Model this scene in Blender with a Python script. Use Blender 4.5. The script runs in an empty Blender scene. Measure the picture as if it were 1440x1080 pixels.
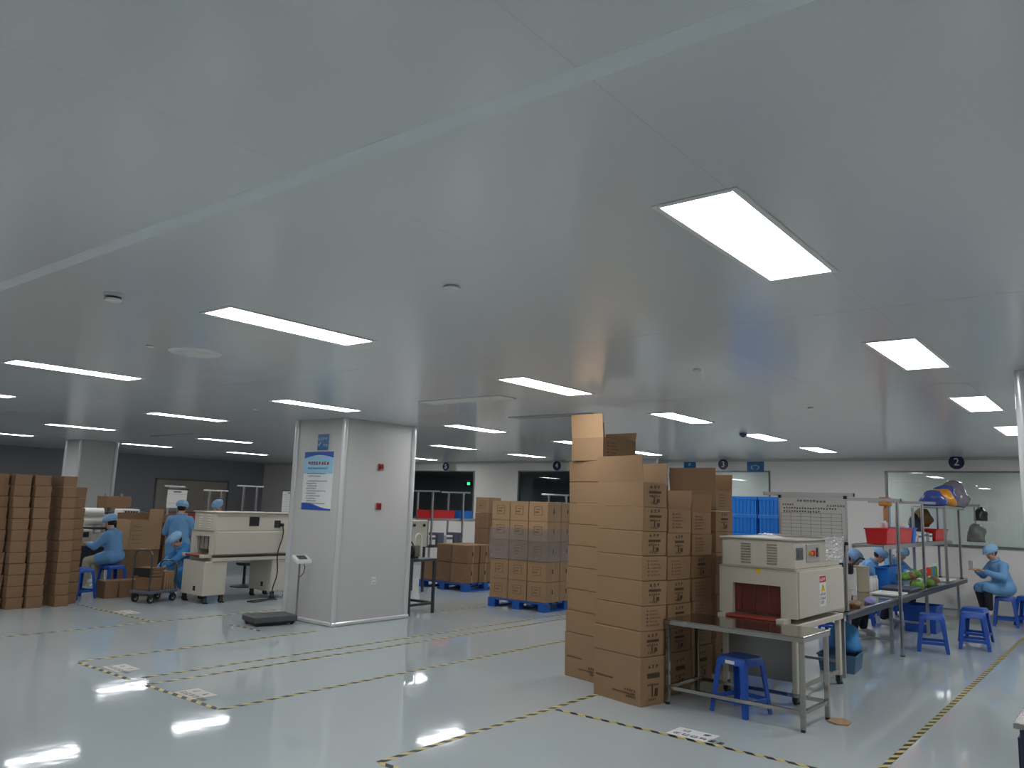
import bpy, bmesh, math, random
from mathutils import Vector, Matrix, noise as mnoise
R = math.radians
SC = bpy.context.scene
COL = SC.collection
rnd = random.Random(7)

# ---------------------------------------------------------------- camera
CAM_H, FPX = 1.81, 1115.0
YAW, PITCH, ROLL = R(51.515), R(8.632), R(-1.953)
fwd = Vector((math.sin(YAW)*math.cos(PITCH), math.cos(YAW)*math.cos(PITCH), math.sin(PITCH)))
rgt = Vector((math.cos(YAW), -math.sin(YAW), 0))
dwn = fwd.cross(rgt)
cr, sr = math.cos(ROLL), math.sin(ROLL)
RX, DN = rgt*cr + dwn*sr, rgt*(-sr) + dwn*cr
cam_d = bpy.data.cameras.new('camera'); cam = bpy.data.objects.new('camera', cam_d); COL.objects.link(cam)
cam_d.sensor_width = 36.0; cam_d.lens = FPX/1440*36.0; cam_d.clip_start = 0.05; cam_d.clip_end = 200
m3 = Matrix((RX, -DN, -fwd)).transposed()
cam.matrix_world = Matrix.Translation((0, 0, CAM_H)) @ m3.to_4x4()
SC.camera = cam
def ray(x, y): return (RX*((x-720)/FPX) + DN*((y-540)/FPX) + fwd)
def on_z(x, y, z=0.0):
    d = ray(x, y); t = (z-CAM_H)/d.z; return Vector((d.x*t, d.y*t, z))
def on_x(x, y, X):
    d = ray(x, y); t = X/d.x; return Vector((X, d.y*t, CAM_H+d.z*t))
def on_y(x, y, Y):
    d = ray(x, y); t = Y/d.y; return Vector((d.x*t, Y, CAM_H+d.z*t))

# ---------------------------------------------------------------- world, exposure
w = bpy.data.worlds.new('world'); SC.world = w; w.use_nodes = True
w.node_tree.nodes['Background'].inputs[0].default_value = (0.6, 0.65, 0.7, 1)
w.node_tree.nodes['Background'].inputs[1].default_value = 0.03
vs = SC.view_settings
vs.view_transform = 'Standard'; vs.look = 'None'; vs.gamma = 1.0; vs.use_curve_mapping = False
vs.exposure = 1.0
LAMP = 9.0          # emission strength of the ceiling light diffusers
ZC = 3.0            # ceiling height
XW, YW = 17.5, 25.5 # back wall, left wall

# ---------------------------------------------------------------- materials
MATS = {}
def lin(c):
    return tuple(((v/255)/12.92 if v/255 <= .04045 else ((v/255+.055)/1.055)**2.4) for v in c)
def mat(name, rgb, rough=.5, metal=0.0, vary=0.0, vscale=6.0, bump=0.0, bscale=40.0, spec=.5, emit=None, estr=0, alpha=None, coat=0.0, stretch=None):
    if name in MATS: return MATS[name]
    m = bpy.data.materials.new(name); m.use_nodes = True; nt = m.node_tree; b = nt.nodes['Principled BSDF']
    c = lin(rgb)
    b.inputs['Base Color'].default_value = (*c, 1); b.inputs['Roughness'].default_value = rough
    b.inputs['Metallic'].default_value = metal; b.inputs['Specular IOR Level'].default_value = spec
    b.inputs['Coat Weight'].default_value = coat
    if emit:
        b.inputs['Emission Color'].default_value = (*lin(emit), 1); b.inputs['Emission Strength'].default_value = estr
    if vary or bump:
        tc = nt.nodes.new('ShaderNodeTexCoord'); src = tc.outputs['Object']
        if stretch:
            mp = nt.nodes.new('ShaderNodeMapping'); mp.inputs['Scale'].default_value = stretch
            nt.links.new(src, mp.inputs[0]); src = mp.outputs[0]
    if vary:
        n = nt.nodes.new('ShaderNodeTexNoise'); n.inputs['Scale'].default_value = vscale; n.inputs['Detail'].default_value = 4
        nt.links.new(src, n.inputs['Vector'])
        mx = nt.nodes.new('ShaderNodeMix'); mx.data_type = 'RGBA'
        mx.inputs[6].default_value = (*[v*(1-vary) for v in c], 1); mx.inputs[7].default_value = (*[min(1, v*(1+vary)) for v in c], 1)
        nt.links.new(n.outputs[0], mx.inputs[0]); nt.links.new(mx.outputs[2], b.inputs['Base Color'])
    if bump:
        n2 = nt.nodes.new('ShaderNodeTexNoise'); n2.inputs['Scale'].default_value = bscale; n2.inputs['Detail'].default_value = 3
        nt.links.new(src, n2.inputs['Vector'])
        bp = nt.nodes.new('ShaderNodeBump'); bp.inputs['Strength'].default_value = bump; bp.inputs['Distance'].default_value = .01
        nt.links.new(n2.outputs[0], bp.inputs['Height']); nt.links.new(bp.outputs[0], b.inputs['Normal'])
    MATS[name] = m
    return m
def glass_mat(name, tint, gloss=.08, rough=.0, bump=0, diff=0):
    m = bpy.data.materials.new(name); m.use_nodes = True; nt = m.node_tree; nt.nodes.clear()
    o = nt.nodes.new('ShaderNodeOutputMaterial'); t = nt.nodes.new('ShaderNodeBsdfTransparent'); g = nt.nodes.new('ShaderNodeBsdfGlossy')
    t.inputs[0].default_value = (*tint, 1); g.inputs['Roughness'].default_value = rough
    mx = nt.nodes.new('ShaderNodeMixShader')
    lw = nt.nodes.new('ShaderNodeLayerWeight'); lw.inputs['Blend'].default_value = .25
    ad = nt.nodes.new('ShaderNodeMath'); ad.operation = 'MULTIPLY_ADD'; ad.inputs[1].default_value = .6; ad.inputs[2].default_value = gloss; ad.use_clamp = True
    nt.links.new(lw.outputs['Fresnel'], ad.inputs[0]); nt.links.new(ad.outputs[0], mx.inputs[0])
    nt.links.new(t.outputs[0], mx.inputs[1]); nt.links.new(g.outputs[0], mx.inputs[2])
    last = mx
    if diff:
        d = nt.nodes.new('ShaderNodeBsdfDiffuse'); d.inputs[0].default_value = (.8, .8, .82, 1)
        m2 = nt.nodes.new('ShaderNodeMixShader'); m2.inputs[0].default_value = diff
        nt.links.new(mx.outputs[0], m2.inputs[1]); nt.links.new(d.outputs[0], m2.inputs[2]); last = m2
    if bump:
        tc = nt.nodes.new('ShaderNodeTexCoord'); mp = nt.nodes.new('ShaderNodeMapping'); mp.inputs['Scale'].default_value = (3, 3, 14)
        n = nt.nodes.new('ShaderNodeTexNoise'); n.inputs['Scale'].default_value = 3; bp = nt.nodes.new('ShaderNodeBump')
        bp.inputs['Strength'].default_value = bump; bp.inputs['Distance'].default_value = .03
        nt.links.new(tc.outputs['Object'], mp.inputs[0]); nt.links.new(mp.outputs[0], n.inputs['Vector'])
        nt.links.new(n.outputs[0], bp.inputs['Height']); nt.links.new(bp.outputs[0], g.inputs['Normal'])
    nt.links.new(last.outputs[0], o.inputs[0]); MATS[name] = m
    return m
def stripe_mat(name):
    m = bpy.data.materials.new(name); m.use_nodes = True; nt = m.node_tree; b = nt.nodes['Principled BSDF']
    b.inputs['Roughness'].default_value = .4
    tc = nt.nodes.new('ShaderNodeTexCoord'); sp = nt.nodes.new('ShaderNodeSeparateXYZ'); nt.links.new(tc.outputs['Object'], sp.inputs[0])
    a = nt.nodes.new('ShaderNodeMath'); a.operation = 'ADD'; nt.links.new(sp.outputs[0], a.inputs[0]); nt.links.new(sp.outputs[1], a.inputs[1])
    k = nt.nodes.new('ShaderNodeMath'); k.operation = 'MULTIPLY'; k.inputs[1].default_value = 1/.16; nt.links.new(a.outputs[0], k.inputs[0])
    f = nt.nodes.new('ShaderNodeMath'); f.operation = 'FRACT'; nt.links.new(k.outputs[0], f.inputs[0])
    g = nt.nodes.new('ShaderNodeMath'); g.operation = 'GREATER_THAN'; g.inputs[1].default_value = .5; nt.links.new(f.outputs[0], g.inputs[0])
    mx = nt.nodes.new('ShaderNodeMix'); mx.data_type = 'RGBA'
    mx.inputs[6].default_value = (*lin((28, 28, 30)), 1); mx.inputs[7].default_value = (*lin((204, 186, 112)), 1)
    nt.links.new(g.outputs[0], mx.inputs[0]); nt.links.new(mx.outputs[2], b.inputs['Base Color']); MATS[name] = m
    return m

m_wall = mat('wall_paint', (196, 194, 190), .38, vary=.03, vscale=.8)
m_wall_b = mat('back_wall_paint', (234, 229, 222), .4, vary=.02, vscale=.8)
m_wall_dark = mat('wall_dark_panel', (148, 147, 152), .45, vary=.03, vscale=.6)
m_ceil = mat('ceiling_panel_coat', (213, 215, 215), .18, vary=.02, vscale=.5, spec=.8, bump=.012, bscale=1.5)
m_seam = mat('ceiling_backing', (120, 124, 126), .6)
m_strip = mat('ceiling_joint_strip', (222, 226, 228), .3)
m_floor = mat('epoxy_floor', (182, 190, 191), .05, vary=.05, vscale=.6, bump=.11, bscale=2.6, spec=.5)
m_alu = mat('aluminium', (190, 190, 192), .28, metal=.9)
m_alu_w = mat('white_aluminium', (214, 214, 214), .22, metal=.25)
m_steel = mat('stainless_steel', (176, 172, 166), .16, metal=1.0, vary=.08, vscale=3)
m_steel_d = mat('dark_steel', (86, 88, 92), .35, metal=.8)
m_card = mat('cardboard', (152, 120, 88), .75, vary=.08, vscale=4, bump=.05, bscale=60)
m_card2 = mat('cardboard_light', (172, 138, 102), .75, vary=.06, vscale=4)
m_card3 = mat('cardboard_brown', (132, 101, 73), .78, vary=.09, vscale=5)
m_ink = mat('carton_print_ink', (74, 56, 42), .7)
m_inkl = mat('carton_print_faint', (122, 94, 68), .75)
m_tape = mat('clear_packing_tape', (168, 142, 110), .2)
m_cream = mat('machine_cream', (199, 193, 178), .38, vary=.03, vscale=2)
m_cream_d = mat('machine_cream_dark', (150, 146, 136), .45)
m_black = mat('black_plastic', (22, 22, 25), .45)
m_rubber = mat('rubber', (34, 34, 36), .7)
m_blue = mat('blue_plastic', (34, 84, 176), .32, vary=.05, vscale=3)
m_bluecr = mat('blue_crate_plastic', (30, 122, 214), .4, vary=.06, vscale=6)
m_bluepal = mat('blue_pallet_plastic', (26, 84, 168), .45)
m_red = mat('red_bin_plastic', (214, 40, 44), .35)
m_redcur = mat('red_curtain', (104, 44, 38), .45, vary=.12, vscale=5)
m_white = mat('white_paper', (226, 226, 224), .6)
m_whitep = mat('white_plastic', (222, 221, 216), .35)
m_signblue = mat('sign_blue', (36, 104, 158), .25)
m_navy = mat('sign_navy', (26, 26, 66), .35)
m_gown = mat('blue_gown_cloth', (112, 162, 208), .85, vary=.12, vscale=7, bump=.35, bscale=16)
m_gown2 = mat('blue_gown_deep', (66, 136, 196), .85, vary=.12, vscale=7, bump=.3, bscale=16)
m_cap = mat('blue_cap_cloth', (146, 186, 222), .85, bump=.5, bscale=34)
m_skin = mat('skin', (206, 156, 128), .55, vary=.04, vscale=9)
m_hair = mat('black_hair', (20, 17, 16), .5)
m_khaki = mat('khaki_cloth', (176, 172, 146), .85, vary=.06)
m_trou = mat('dark_trousers', (34, 36, 44), .85)
m_shoe = mat('white_shoe', (200, 198, 194), .6)
m_lip = mat('lip', (160, 90, 84), .5)
m_yellow = mat('warning_yellow', (232, 196, 30), .45)
m_green = mat('green_pack', (92, 140, 44), .4, vary=.3, vscale=14)
m_brown = mat('brown_pack', (120, 92, 58), .5, vary=.25, vscale=14)
m_orange = mat('orange_pack', (222, 150, 40), .4, vary=.1)
m_bagblue = mat('blue_pack_bag', (64, 84, 160), .25, vary=.35, vscale=9, bump=.4, bscale=14)
m_baggrey = mat('clear_bag_mixed', (134, 126, 140), .2, vary=.4, vscale=14, bump=.5, bscale=14)
m_text = mat('print_grey', (96, 100, 106), .7)
m_redtxt = mat('print_red', (196, 46, 52), .6)
m_ltblue = mat('poster_light_blue', (150, 200, 226), .5)
m_pblue = mat('poster_blue', (42, 80, 170), .45)
m_frame = mat('window_frame_grey', (120, 122, 124), .35, metal=.4)
m_lamp = mat('lamp_diffuser', (250, 250, 250), .5, emit=(250, 252, 255), estr=LAMP)
m_exit = mat('exit_lamp_green', (40, 220, 130), .5, emit=(60, 240, 150), estr=1.2)
m_roll = mat('film_roll_white', (222, 222, 214), .3)
m_glass = glass_mat('window_glass', (.86, .9, .9), .06)
m_wrap = glass_mat('stretch_film', (.90, .88, .90), .14, .12, bump=1.0, diff=.05)
m_bagclear = glass_mat('clear_plastic_sheet', (.92, .92, .92), .08, .12, bump=.8, diff=.15)
m_stripe = stripe_mat('hazard_stripe_tape')
m_greyb = mat('grey_blue_plastic', (92, 98, 116), .5)
m_led = mat('display_dark', (52, 56, 58), .2)

# ---------------------------------------------------------------- mesh builder
class MB:
    def __init__(s): s.v = []; s.f = []; s.mi = []; s.cur = 0
    def m(s, i): s.cur = i; return s
    def add(s, vs, fs):
        o = len(s.v); s.v += [tuple(p) for p in vs]
        for f in fs: s.f.append(tuple(i+o for i in f)); s.mi.append(s.cur)
        return s
    def box(s, x0, x1, y0, y1, z0, z1, flare=0.0, mtx=None):
        a = flare
        vs = [(x0, y0, z0), (x1, y0, z0), (x1, y1, z0), (x0, y1, z0), (x0-a, y0-a, z1), (x1+a, y0-a, z1), (x1+a, y1+a, z1), (x0-a, y1+a, z1)]
        if mtx: vs = [mtx @ Vector(p) for p in vs]
        return s.add(vs, [(3, 2, 1, 0), (4, 5, 6, 7), (0, 1, 5, 4), (1, 2, 6, 5), (2, 3, 7, 6), (3, 0, 4, 7)])
    def tube(s, p0, p1, r0, r1=None, n=10, caps=True):
        r1 = r0 if r1 is None else r1
        p0, p1 = Vector(p0), Vector(p1); d = (p1-p0)
        if d.length < 1e-6: return s
        d.normalize(); u = d.orthogonal().normalized(); q = d.cross(u)
        vs = []
        for p, r in ((p0, r0), (p1, r1)):
            for i in range(n):
                a = 2*math.pi*i/n; vs.append(p + u*(r*math.cos(a)) + q*(r*math.sin(a)))
        fs = [(i, (i+1) % n, n+(i+1) % n, n+i) for i in range(n)]
        if caps: fs += [tuple(range(n-1, -1, -1)), tuple(range(n, 2*n))]
        return s.add(vs, fs)
    def path(s, pts, r, n=8):
        pts = [Vector(p) for p in pts]; rings = []
        u = None
        for i, p in enumerate(pts):
            d = (pts[min(i+1, len(pts)-1)] - pts[max(i-1, 0)]).normalized()
            u = d.orthogonal().normalized() if u is None else (u - d*u.dot(d)).normalized()
            q = d.cross(u)
            rings.append([p + u*(r*math.cos(2*math.pi*k/n)) + q*(r*math.sin(2*math.pi*k/n)) for k in range(n)])
        vs = [v for rg in rings for v in rg]; fs = []
        for i in range(len(pts)-1):
            for k in range(n): fs.append((i*n+k, i*n+(k+1) % n, (i+1)*n+(k+1) % n, (i+1)*n+k))
        fs += [tuple(range(n-1, -1, -1)), tuple((len(pts)-1)*n+k for k in range(n))]
        return s.add(vs, fs)
    def sph(s, c, r, sx=1, sy=1, sz=1, nu=12, nv=8):
        vs = [(c[0], c[1], c[2]-r*sz)]; fs = []
        for j in range(1, nv):
            t = -math.pi/2 + math.pi*j/nv
            for i in range(nu):
                a = 2*math.pi*i/nu
                vs.append((c[0]+r*sx*math.cos(t)*math.cos(a), c[1]+r*sy*math.cos(t)*math.sin(a), c[2]+r*sz*math.sin(t)))
        vs.append((c[0], c[1], c[2]+r*sz)); top = len(vs)-1
        for i in range(nu): fs.append((0, 1+(i+1) % nu, 1+i))
        for j in range(nv-2):
            for i in range(nu):
                a = 1+j*nu+i; b = 1+j*nu+(i+1) % nu; fs.append((a, b, b+nu, a+nu))
        for i in range(nu): fs.append((1+(nv-2)*nu+i, 1+(nv-2)*nu+(i+1) % nu, top))
        return s.add(vs, fs)
    def lathe(s, prof, c=(0, 0, 0), n=20):
        vs = []; fs = []
        for r, z in prof:
            for i in range(n):
                a = 2*math.pi*i/n; vs.append((c[0]+r*math.cos(a), c[1]+r*math.sin(a), c[2]+z))
        for j in range(len(prof)-1):
            for i in range(n): fs.append((j*n+i, j*n+(i+1) % n, (j+1)*n+(i+1) % n, (j+1)*n+i))
        fs += [tuple(range(n-1, -1, -1)), tuple((len(prof)-1)*n+i for i in range(n))]
        return s.add(vs, fs)
    def prism(s, poly, z0, z1, axis='z'):
        n = len(poly)
        f = {'z': lambda p, h: (p[0], p[1], h), 'y': lambda p, h: (p[0], h, p[1]), 'x': lambda p, h: (h, p[0], p[1])}[axis]
        vs = [f(p, z0) for p in poly] + [f(p, z1) for p in poly]
        return s.add(vs, [tuple(range(n-1, -1, -1)), tuple(range(n, 2*n))] + [(i, (i+1) % n, n+(i+1) % n, n+i) for i in range(n)])
    def quad(s, a, b, c, d): return s.add([a, b, c, d], [(0, 1, 2, 3)])
    def mesh(s, name, mats, bevel=0.0, smooth=False, seg=1):
        me = bpy.data.meshes.new(name); me.from_pydata(s.v, [], s.f); me.update()
        for m_ in (mats if isinstance(mats, (list, tuple)) else [mats]): me.materials.append(m_)
        me.polygons.foreach_set('material_index', s.mi)
        bm = bmesh.new(); bm.from_mesh(me)
        bmesh.ops.recalc_face_normals(bm, faces=bm.faces)
        if bevel:
            es = [e for e in bm.edges if len(e.link_faces) == 2 and e.calc_face_angle(0) > R(30)]
            bmesh.ops.bevel(bm, geom=es, offset=bevel, segments=seg, affect='EDGES', profile=.5, clamp_overlap=True)
        bm.to_mesh(me); bm.free()
        if smooth:
            me.polygons.foreach_set('use_smooth', [True]*len(me.polygons)); me.set_sharp_from_angle(angle=R(38))
        return me
    def build(s, name, mats, parent=None, bevel=0.0, smooth=False, loc=None, rz=0.0, seg=1):
        return put(name, s.mesh(name, mats, bevel, smooth, seg), parent, loc, rz)
def put(name, me, parent=None, loc=None, rz=0.0):
    o = bpy.data.objects.new(name, me); COL.objects.link(o)
    if loc is not None: o.location = loc
    if rz: o.rotation_euler = (0, 0, rz)
    if parent: o.parent = parent
    return o
def tag(o, label, cat, group=None):
    o['label'] = label; o['category'] = cat
    if group: o['group'] = group
    return o
def struct(o, label=None):
    o['kind'] = 'structure'
    if label: o['label'] = label
    return o
def stuff(o): o['kind'] = 'stuff'; return o
def thing(name, label, cat, loc=(0, 0, 0), rz=0.0, group=None):
    o = bpy.data.objects.new(name, None); COL.objects.link(o); o.empty_display_size = .1
    o.location = loc; o.rotation_euler = (0, 0, rz)
    return tag(o, label, cat, group)
def copy_tree(o, parent=None):
    c = o.copy(); COL.objects.link(c)
    if parent: c.parent = parent
    for ch in list(o.children): copy_tree(ch, c)
    return c
def rbox(x0, x1, y0, y1, z0, z1): return MB().box(x0, x1, y0, y1, z0, z1)
ORD = ['bottom', 'second', 'third', 'fourth', 'fifth', 'sixth', 'seventh', 'eighth', 'ninth', 'tenth', 'eleventh', 'twelfth', 'thirteenth', 'fourteenth']
NTH = ['first', 'second', 'third', 'fourth', 'fifth', 'sixth', 'seventh']
def glyphs(mb, o, u, v, n, size, gap=.25, seed=1, weight=.13, off=None):
    """a row of n small brush-stroke characters, printed flat: o lower left corner, u along the row, v up"""
    r_ = random.Random(seed); o, u, v = Vector(o), Vector(u).normalized(), Vector(v).normalized()
    for k in range(n):
        b = o + u*(k*size*(1+gap))
        def st(x0, y0, x1, y1):
            p0 = b + u*(x0*size)+v*(y0*size); p1 = b + u*(x1*size)+v*(y1*size)
            mb.quad(p0, b+u*(x1*size)+v*(y0*size), p1, b+u*(x0*size)+v*(y1*size))
        t = weight
        for hh in r_.sample([.05, .3, .55, .8], 3): a = r_.uniform(0, .3); st(a, hh, r_.uniform(.7, 1), hh+t)
        for xx in r_.sample([.1, .43, .76], 2): a = r_.uniform(0, .3); st(xx, a, xx+t, r_.uniform(.75, 1))
def text_mesh(name, s, size, mt):
    c = bpy.data.curves.new(name, 'FONT'); c.body = s; c.size = size; c.align_x = 'CENTER'; c.align_y = 'CENTER'; c.extrude = .001
    t = bpy.data.objects.new(name, c); COL.objects.link(t)
    bpy.context.view_layer.update()
    me = bpy.data.meshes.new_from_object(t.evaluated_get(bpy.context.evaluated_depsgraph_get()))
    bpy.data.objects.remove(t); me.materials.clear(); me.materials.append(mt); me.name = name
    return me

# ---------------------------------------------------------------- the setting
struct(rbox(-4, XW+3, -5, YW+.2, -.1, 0).build('floor', m_floor), 'glossy pale blue-green epoxy floor')
# ceiling: backing slab with separate coated panels below it
cl = struct(rbox(-4, XW+3, -5, YW+.2, ZC+.02, ZC+.1).build('ceiling', m_seam), 'grey coated metal panel ceiling')
xs = [-4, -1.36, 1.71, 4.78, 7.83, 10.9, 13.97, XW]
ys = [-5, -3.7] + [-2.52+1.22*k for k in range(23)]
ys = [y for y in ys if y < YW] + [YW]
cache = {}
for i in range(len(xs)-1):
    for j in range(len(ys)-1):
        a, b = xs[i+1]-xs[i], ys[j+1]-ys[j]; key = (round(a, 3), round(b, 3))
        if key not in cache: cache[key] = MB().box(.002, a-.002, .0004, b-.0004, 0, .02).mesh('ceiling_panel', m_ceil)
        put('ceiling_panel', cache[key], cl, (xs[i], ys[j], ZC))
rbox(1.67, 1.75, -5, YW, ZC-.0004, ZC).build('joint_strip', m_strip, cl)
def wall(name, bm, m_, label): return struct(bm.build(name, m_), label)
# back wall with four window openings (pixel rows give the openings)
wins = []
for (xa, xb) in ((1244, 1460), (950, 1083), (729, 812), (580, 668)):
    ya = on_x(xb, 661, XW).y; yb = on_x(xa, 661, XW).y; wins.append((ya, yb))
WZ0, WZ1 = 1.34, 2.74
wb = MB()
cuts = sorted(wins); prev = -5.0
for ya, yb in cuts:
    wb.box(XW, XW+.12, prev, ya, 0, ZC); wb.box(XW, XW+.12, ya, yb, 0, WZ0); wb.box(XW, XW+.12, ya, yb, WZ1, ZC); prev = yb
wb.box(XW, XW+.12, prev, YW, 0, ZC)
wall('wall_back', wb, m_wall_b, 'pale grey back wall with long windows')
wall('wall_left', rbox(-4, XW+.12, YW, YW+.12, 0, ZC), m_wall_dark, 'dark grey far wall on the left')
wall('wall_right', rbox(-4, XW+.12, -5.12, -5, 0, ZC), m_wall, 'pale grey wall beyond the right pillar')
wall('wall_front', rbox(-4.12, -4, -5, YW, 0, ZC), m_wall, 'pale grey wall behind the viewer')
struct(rbox(XW-.012, XW, -5, YW, 0, .1).build('baseboard_back', m_wall), 'pale skirting along the back wall')
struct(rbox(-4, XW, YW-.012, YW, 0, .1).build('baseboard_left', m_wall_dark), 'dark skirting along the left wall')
struct(rbox(XW-.05, XW, -5, YW, ZC-.05, ZC).build('trim_1', m_wall), 'cove trim where ceiling meets the back wall')
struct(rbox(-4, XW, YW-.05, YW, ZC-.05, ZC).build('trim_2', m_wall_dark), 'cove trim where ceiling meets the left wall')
# rooms behind the windows
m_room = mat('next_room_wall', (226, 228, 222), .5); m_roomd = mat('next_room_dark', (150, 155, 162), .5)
wall('wall_room_light', rbox(XW+2.9, XW+3, -5, 10.2, 0, ZC), m_room, 'pale wall of the next room seen through glass')
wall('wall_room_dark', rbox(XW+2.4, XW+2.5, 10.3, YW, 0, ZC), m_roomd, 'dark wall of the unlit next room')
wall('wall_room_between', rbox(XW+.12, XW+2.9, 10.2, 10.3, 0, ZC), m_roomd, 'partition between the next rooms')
for k, (ya, yb) in enumerate(sorted(wins)):
    wn = MB(); t = .035
    wn.box(XW-.02, XW+.08, ya, yb, WZ0-.05, WZ0); wn.box(XW-.02, XW+.08, ya, yb, WZ1-.03, WZ1)
    wn.box(XW-.02, XW+.08, ya, ya+t, WZ0, WZ1); wn.box(XW-.02, XW+.08, yb-t, yb, WZ0, WZ1)
    lab = ['wide window under the number two sign', 'window behind the blue crates under sign three', 'dark window under the number four sign', 'dark window under the number five sign'][k]
    wo = struct(wn.build('window_%d' % (k+1), m_frame), lab)
    nP = 2 if yb-ya > 1.9 else 1
    for q in range(nP):
        y0 = ya+t+(yb-ya-2*t)*q/nP; y1 = ya+t+(yb-ya-2*t)*(q+1)/nP
        rbox(XW+.02, XW+.026, y0, y1, WZ0, WZ1-.03).build('pane', m_glass, wo)
# window in the dark left wall, panes filled with flat beige
a = on_y(219, 672, YW); b = on_y(318, 722, YW)
wn = MB().box(a.x, b.x, YW-.03, YW+.0, a.z-.05, a.z).box(a.x, b.x, YW-.03, YW, b.z, b.z+.04).box(a.x, a.x+.05, YW-.03, YW, b.z, a.z).box(b.x-.05, b.x, YW-.03, YW, b.z, a.z)
wo = struct(wn.build('window_5', m_frame), 'pale window with plain beige panes in the dark left wall')
for q in range(3):
    x0 = a.x+.05+(b.x-a.x-.1)*q/3; x1 = a.x+.05+(b.x-a.x-.1)*(q+1)/3
    rbox(x0, x1-.01, YW-.015, YW-.005, b.z+.04, a.z-.05).build('pane', mat('pane_beige', (176, 166, 154), .6), wo)

# pillars with rounded corner trims and coved skirting
def pillar(name, x0, x1, y0, y1, label):
    o = struct(rbox(x0, x1, y0, y1, 0, ZC).build(name, m_wall), label)
    for (x, y) in ((x0, y0), (x1, y0), (x0, y1), (x1, y1)):
        MB().tube((x, y, 0), (x, y, ZC), .045, n=16, caps=False).build('corner_trim', m_alu_w, o, smooth=True)
    s = MB()
    for (p, q, r, t) in ((x0-.05, x1+.05, y0-.05, y0), (x0-.05, x1+.05, y1, y1+.05), (x0-.05, x0, y0, y1), (x1, x1+.05, y0, y1)):
        s.box(p, q, r, t, 0, .06)
    s.build('skirting', m_alu_w, o, .015)
    return o
P1 = pillar('pillar_1', 7.64, 9.06, 9.19, 10.32, 'big square pillar with blue poster and red alarm boxes')
P2 = pillar('pillar_2', 8.5, 9.35, 19.85, 20.6, 'distant grey pillar above the seated worker on the left')
P3 = pillar('pillar_3', 7.38, 8.9, -.8, .7, 'pillar cut by the right edge of the picture')
P4 = pillar('pillar_4', 16.9, XW, 8.97, 9.6, 'pillar on the back wall behind the tallest boxes')

# ---------------------------------------------------------------- ceiling lights (each lamp is its own light source)
LL, LW = 1.2, .3
lamp_frame = MB()
for q in ((-.03, LL+.03, -LW/2-.03, -LW/2), (-.03, LL+.03, LW/2, LW/2+.03), (-.03, 0, -LW/2, LW/2), (LL, LL+.03, -LW/2, LW/2)): lamp_frame.box(*q, -.006, 0)
lf_me = lamp_frame.mesh('frame', m_whitep, .003); ld_me = rbox(0, LL, -LW/2, LW/2, -.004, -.001).mesh('diffuser', m_lamp)
rows = [
 (-2.1, [-.3, 2.7, 5.7, 8.75, 11.75, 14.6], 'out of sight right of the aisle'),
 (1.28, [-.3, 2.71, 5.73, 8.77, 11.74, 14.7], 'above the striped aisle and blue stools'),
 (4.66, [-.3, 2.75, 5.84, 8.87, 11.76, 14.46], 'above the tall open boxes'),
 (8.4, [-.3, 2.87, 5.9, 9.08, 12.05, 14.6], 'passing over the poster pillar'),
 (11.75, [-.1, 2.88, 6.0, 9.1, 12.23, 14.87], 'over the wheeled cart and low pallet'),
 (15.95, [3.1, 6.2, 9.3, 12.4, 15.4], 'over the left workers and far benches'),
 (20.1, [3.4, 6.3, 9.65, 12.6], 'nearest the dark left wall')]
for ri, (y, sx, where) in enumerate(rows):
    for k, x in enumerate(sx):
        if ri in (0,): lab = 'ceiling light panel %s, %s in its row' % (where, NTH[k])
        else: lab = '%s light panel in the ceiling row %s' % (NTH[k], where)
        if ri == 1 and k == 1: lab = 'largest bright ceiling light panel, nearest the viewer at upper right'
        if ri == 2 and k == 1: lab = 'long bright ceiling light between smoke detector and round vent'
        t = thing('ceiling_light', lab, 'ceiling light', (x, y, ZC), 0, 'ceiling light panels')
        put('frame', lf_me, t); put('diffuser', ld_me, t)
# unseen lamps added to brighten the room behind the windows
for k, y in enumerate((1.5, 5.0, 8.6)):
    t = thing('ceiling_light', '%s ceiling light of the lit room behind glass' % NTH[k], 'ceiling light', (XW+1.0, y, ZC), 0, 'added next room lights')
    put('frame', lf_me, t); put('diffuser', ld_me, t)

# ---------------------------------------------------------------- ceiling fixtures
p = on_z(160, 413, ZC)
t = thing('smoke_detector', 'white smoke detector with dark slots near the long light', 'smoke detector', p)
MB().lathe([(.055, 0), (.055, -.012), (.05, -.02)], n=20).build('base', m_whitep, t, smooth=True)
MB().lathe([(.03, -.02), (.046, -.024), (.046, -.034), (.03, -.036)], n=20).build('vent_ring', m_black, t)
MB().lathe([(.05, -.034), (.048, -.044), (.02, -.05)], n=20).build('cap', m_whitep, t, smooth=True)
for px, lab in (((635, 403), 'small white flush disc in the middle of the ceiling'), ((211, 486), 'tiny white sprinkler cover left of the round vent'), ((360, 575), 'tiny sprinkler cover left of the pillar light'),
                ((980, 520), 'tiny sprinkler cover right of the warm box reflection'), ((1140, 573), 'tiny sprinkler cover above the far shrink bench')):
    t = thing('sprinkler_cover', lab, 'sprinkler', on_z(*px, ZC), 0, 'flush sprinkler covers')
    s = .048 if px[0] == 635 else .035
    MB().lathe([(s*.8, 0), (s, -.006), (s, -.012), (s*.8, -.015)], n=20).build('plate', m_whitep, t, smooth=True)
    MB().lathe([(s*.6, 0), (s*.6, -.006)], n=14).build('neck', m_alu, t)
t = thing('ceiling_diffuser', 'round white air diffuser with a dark slot in the ceiling', 'air vent', on_z(275, 496, ZC))
MB().lathe([(.22, 0), (.2, -.012), (.165, -.014)], n=32).build('outer_ring', m_whitep, t, smooth=True)
MB().lathe([(.166, -.004), (.1, -.004)], n=32).build('dark_gap', m_black, t)
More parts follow.
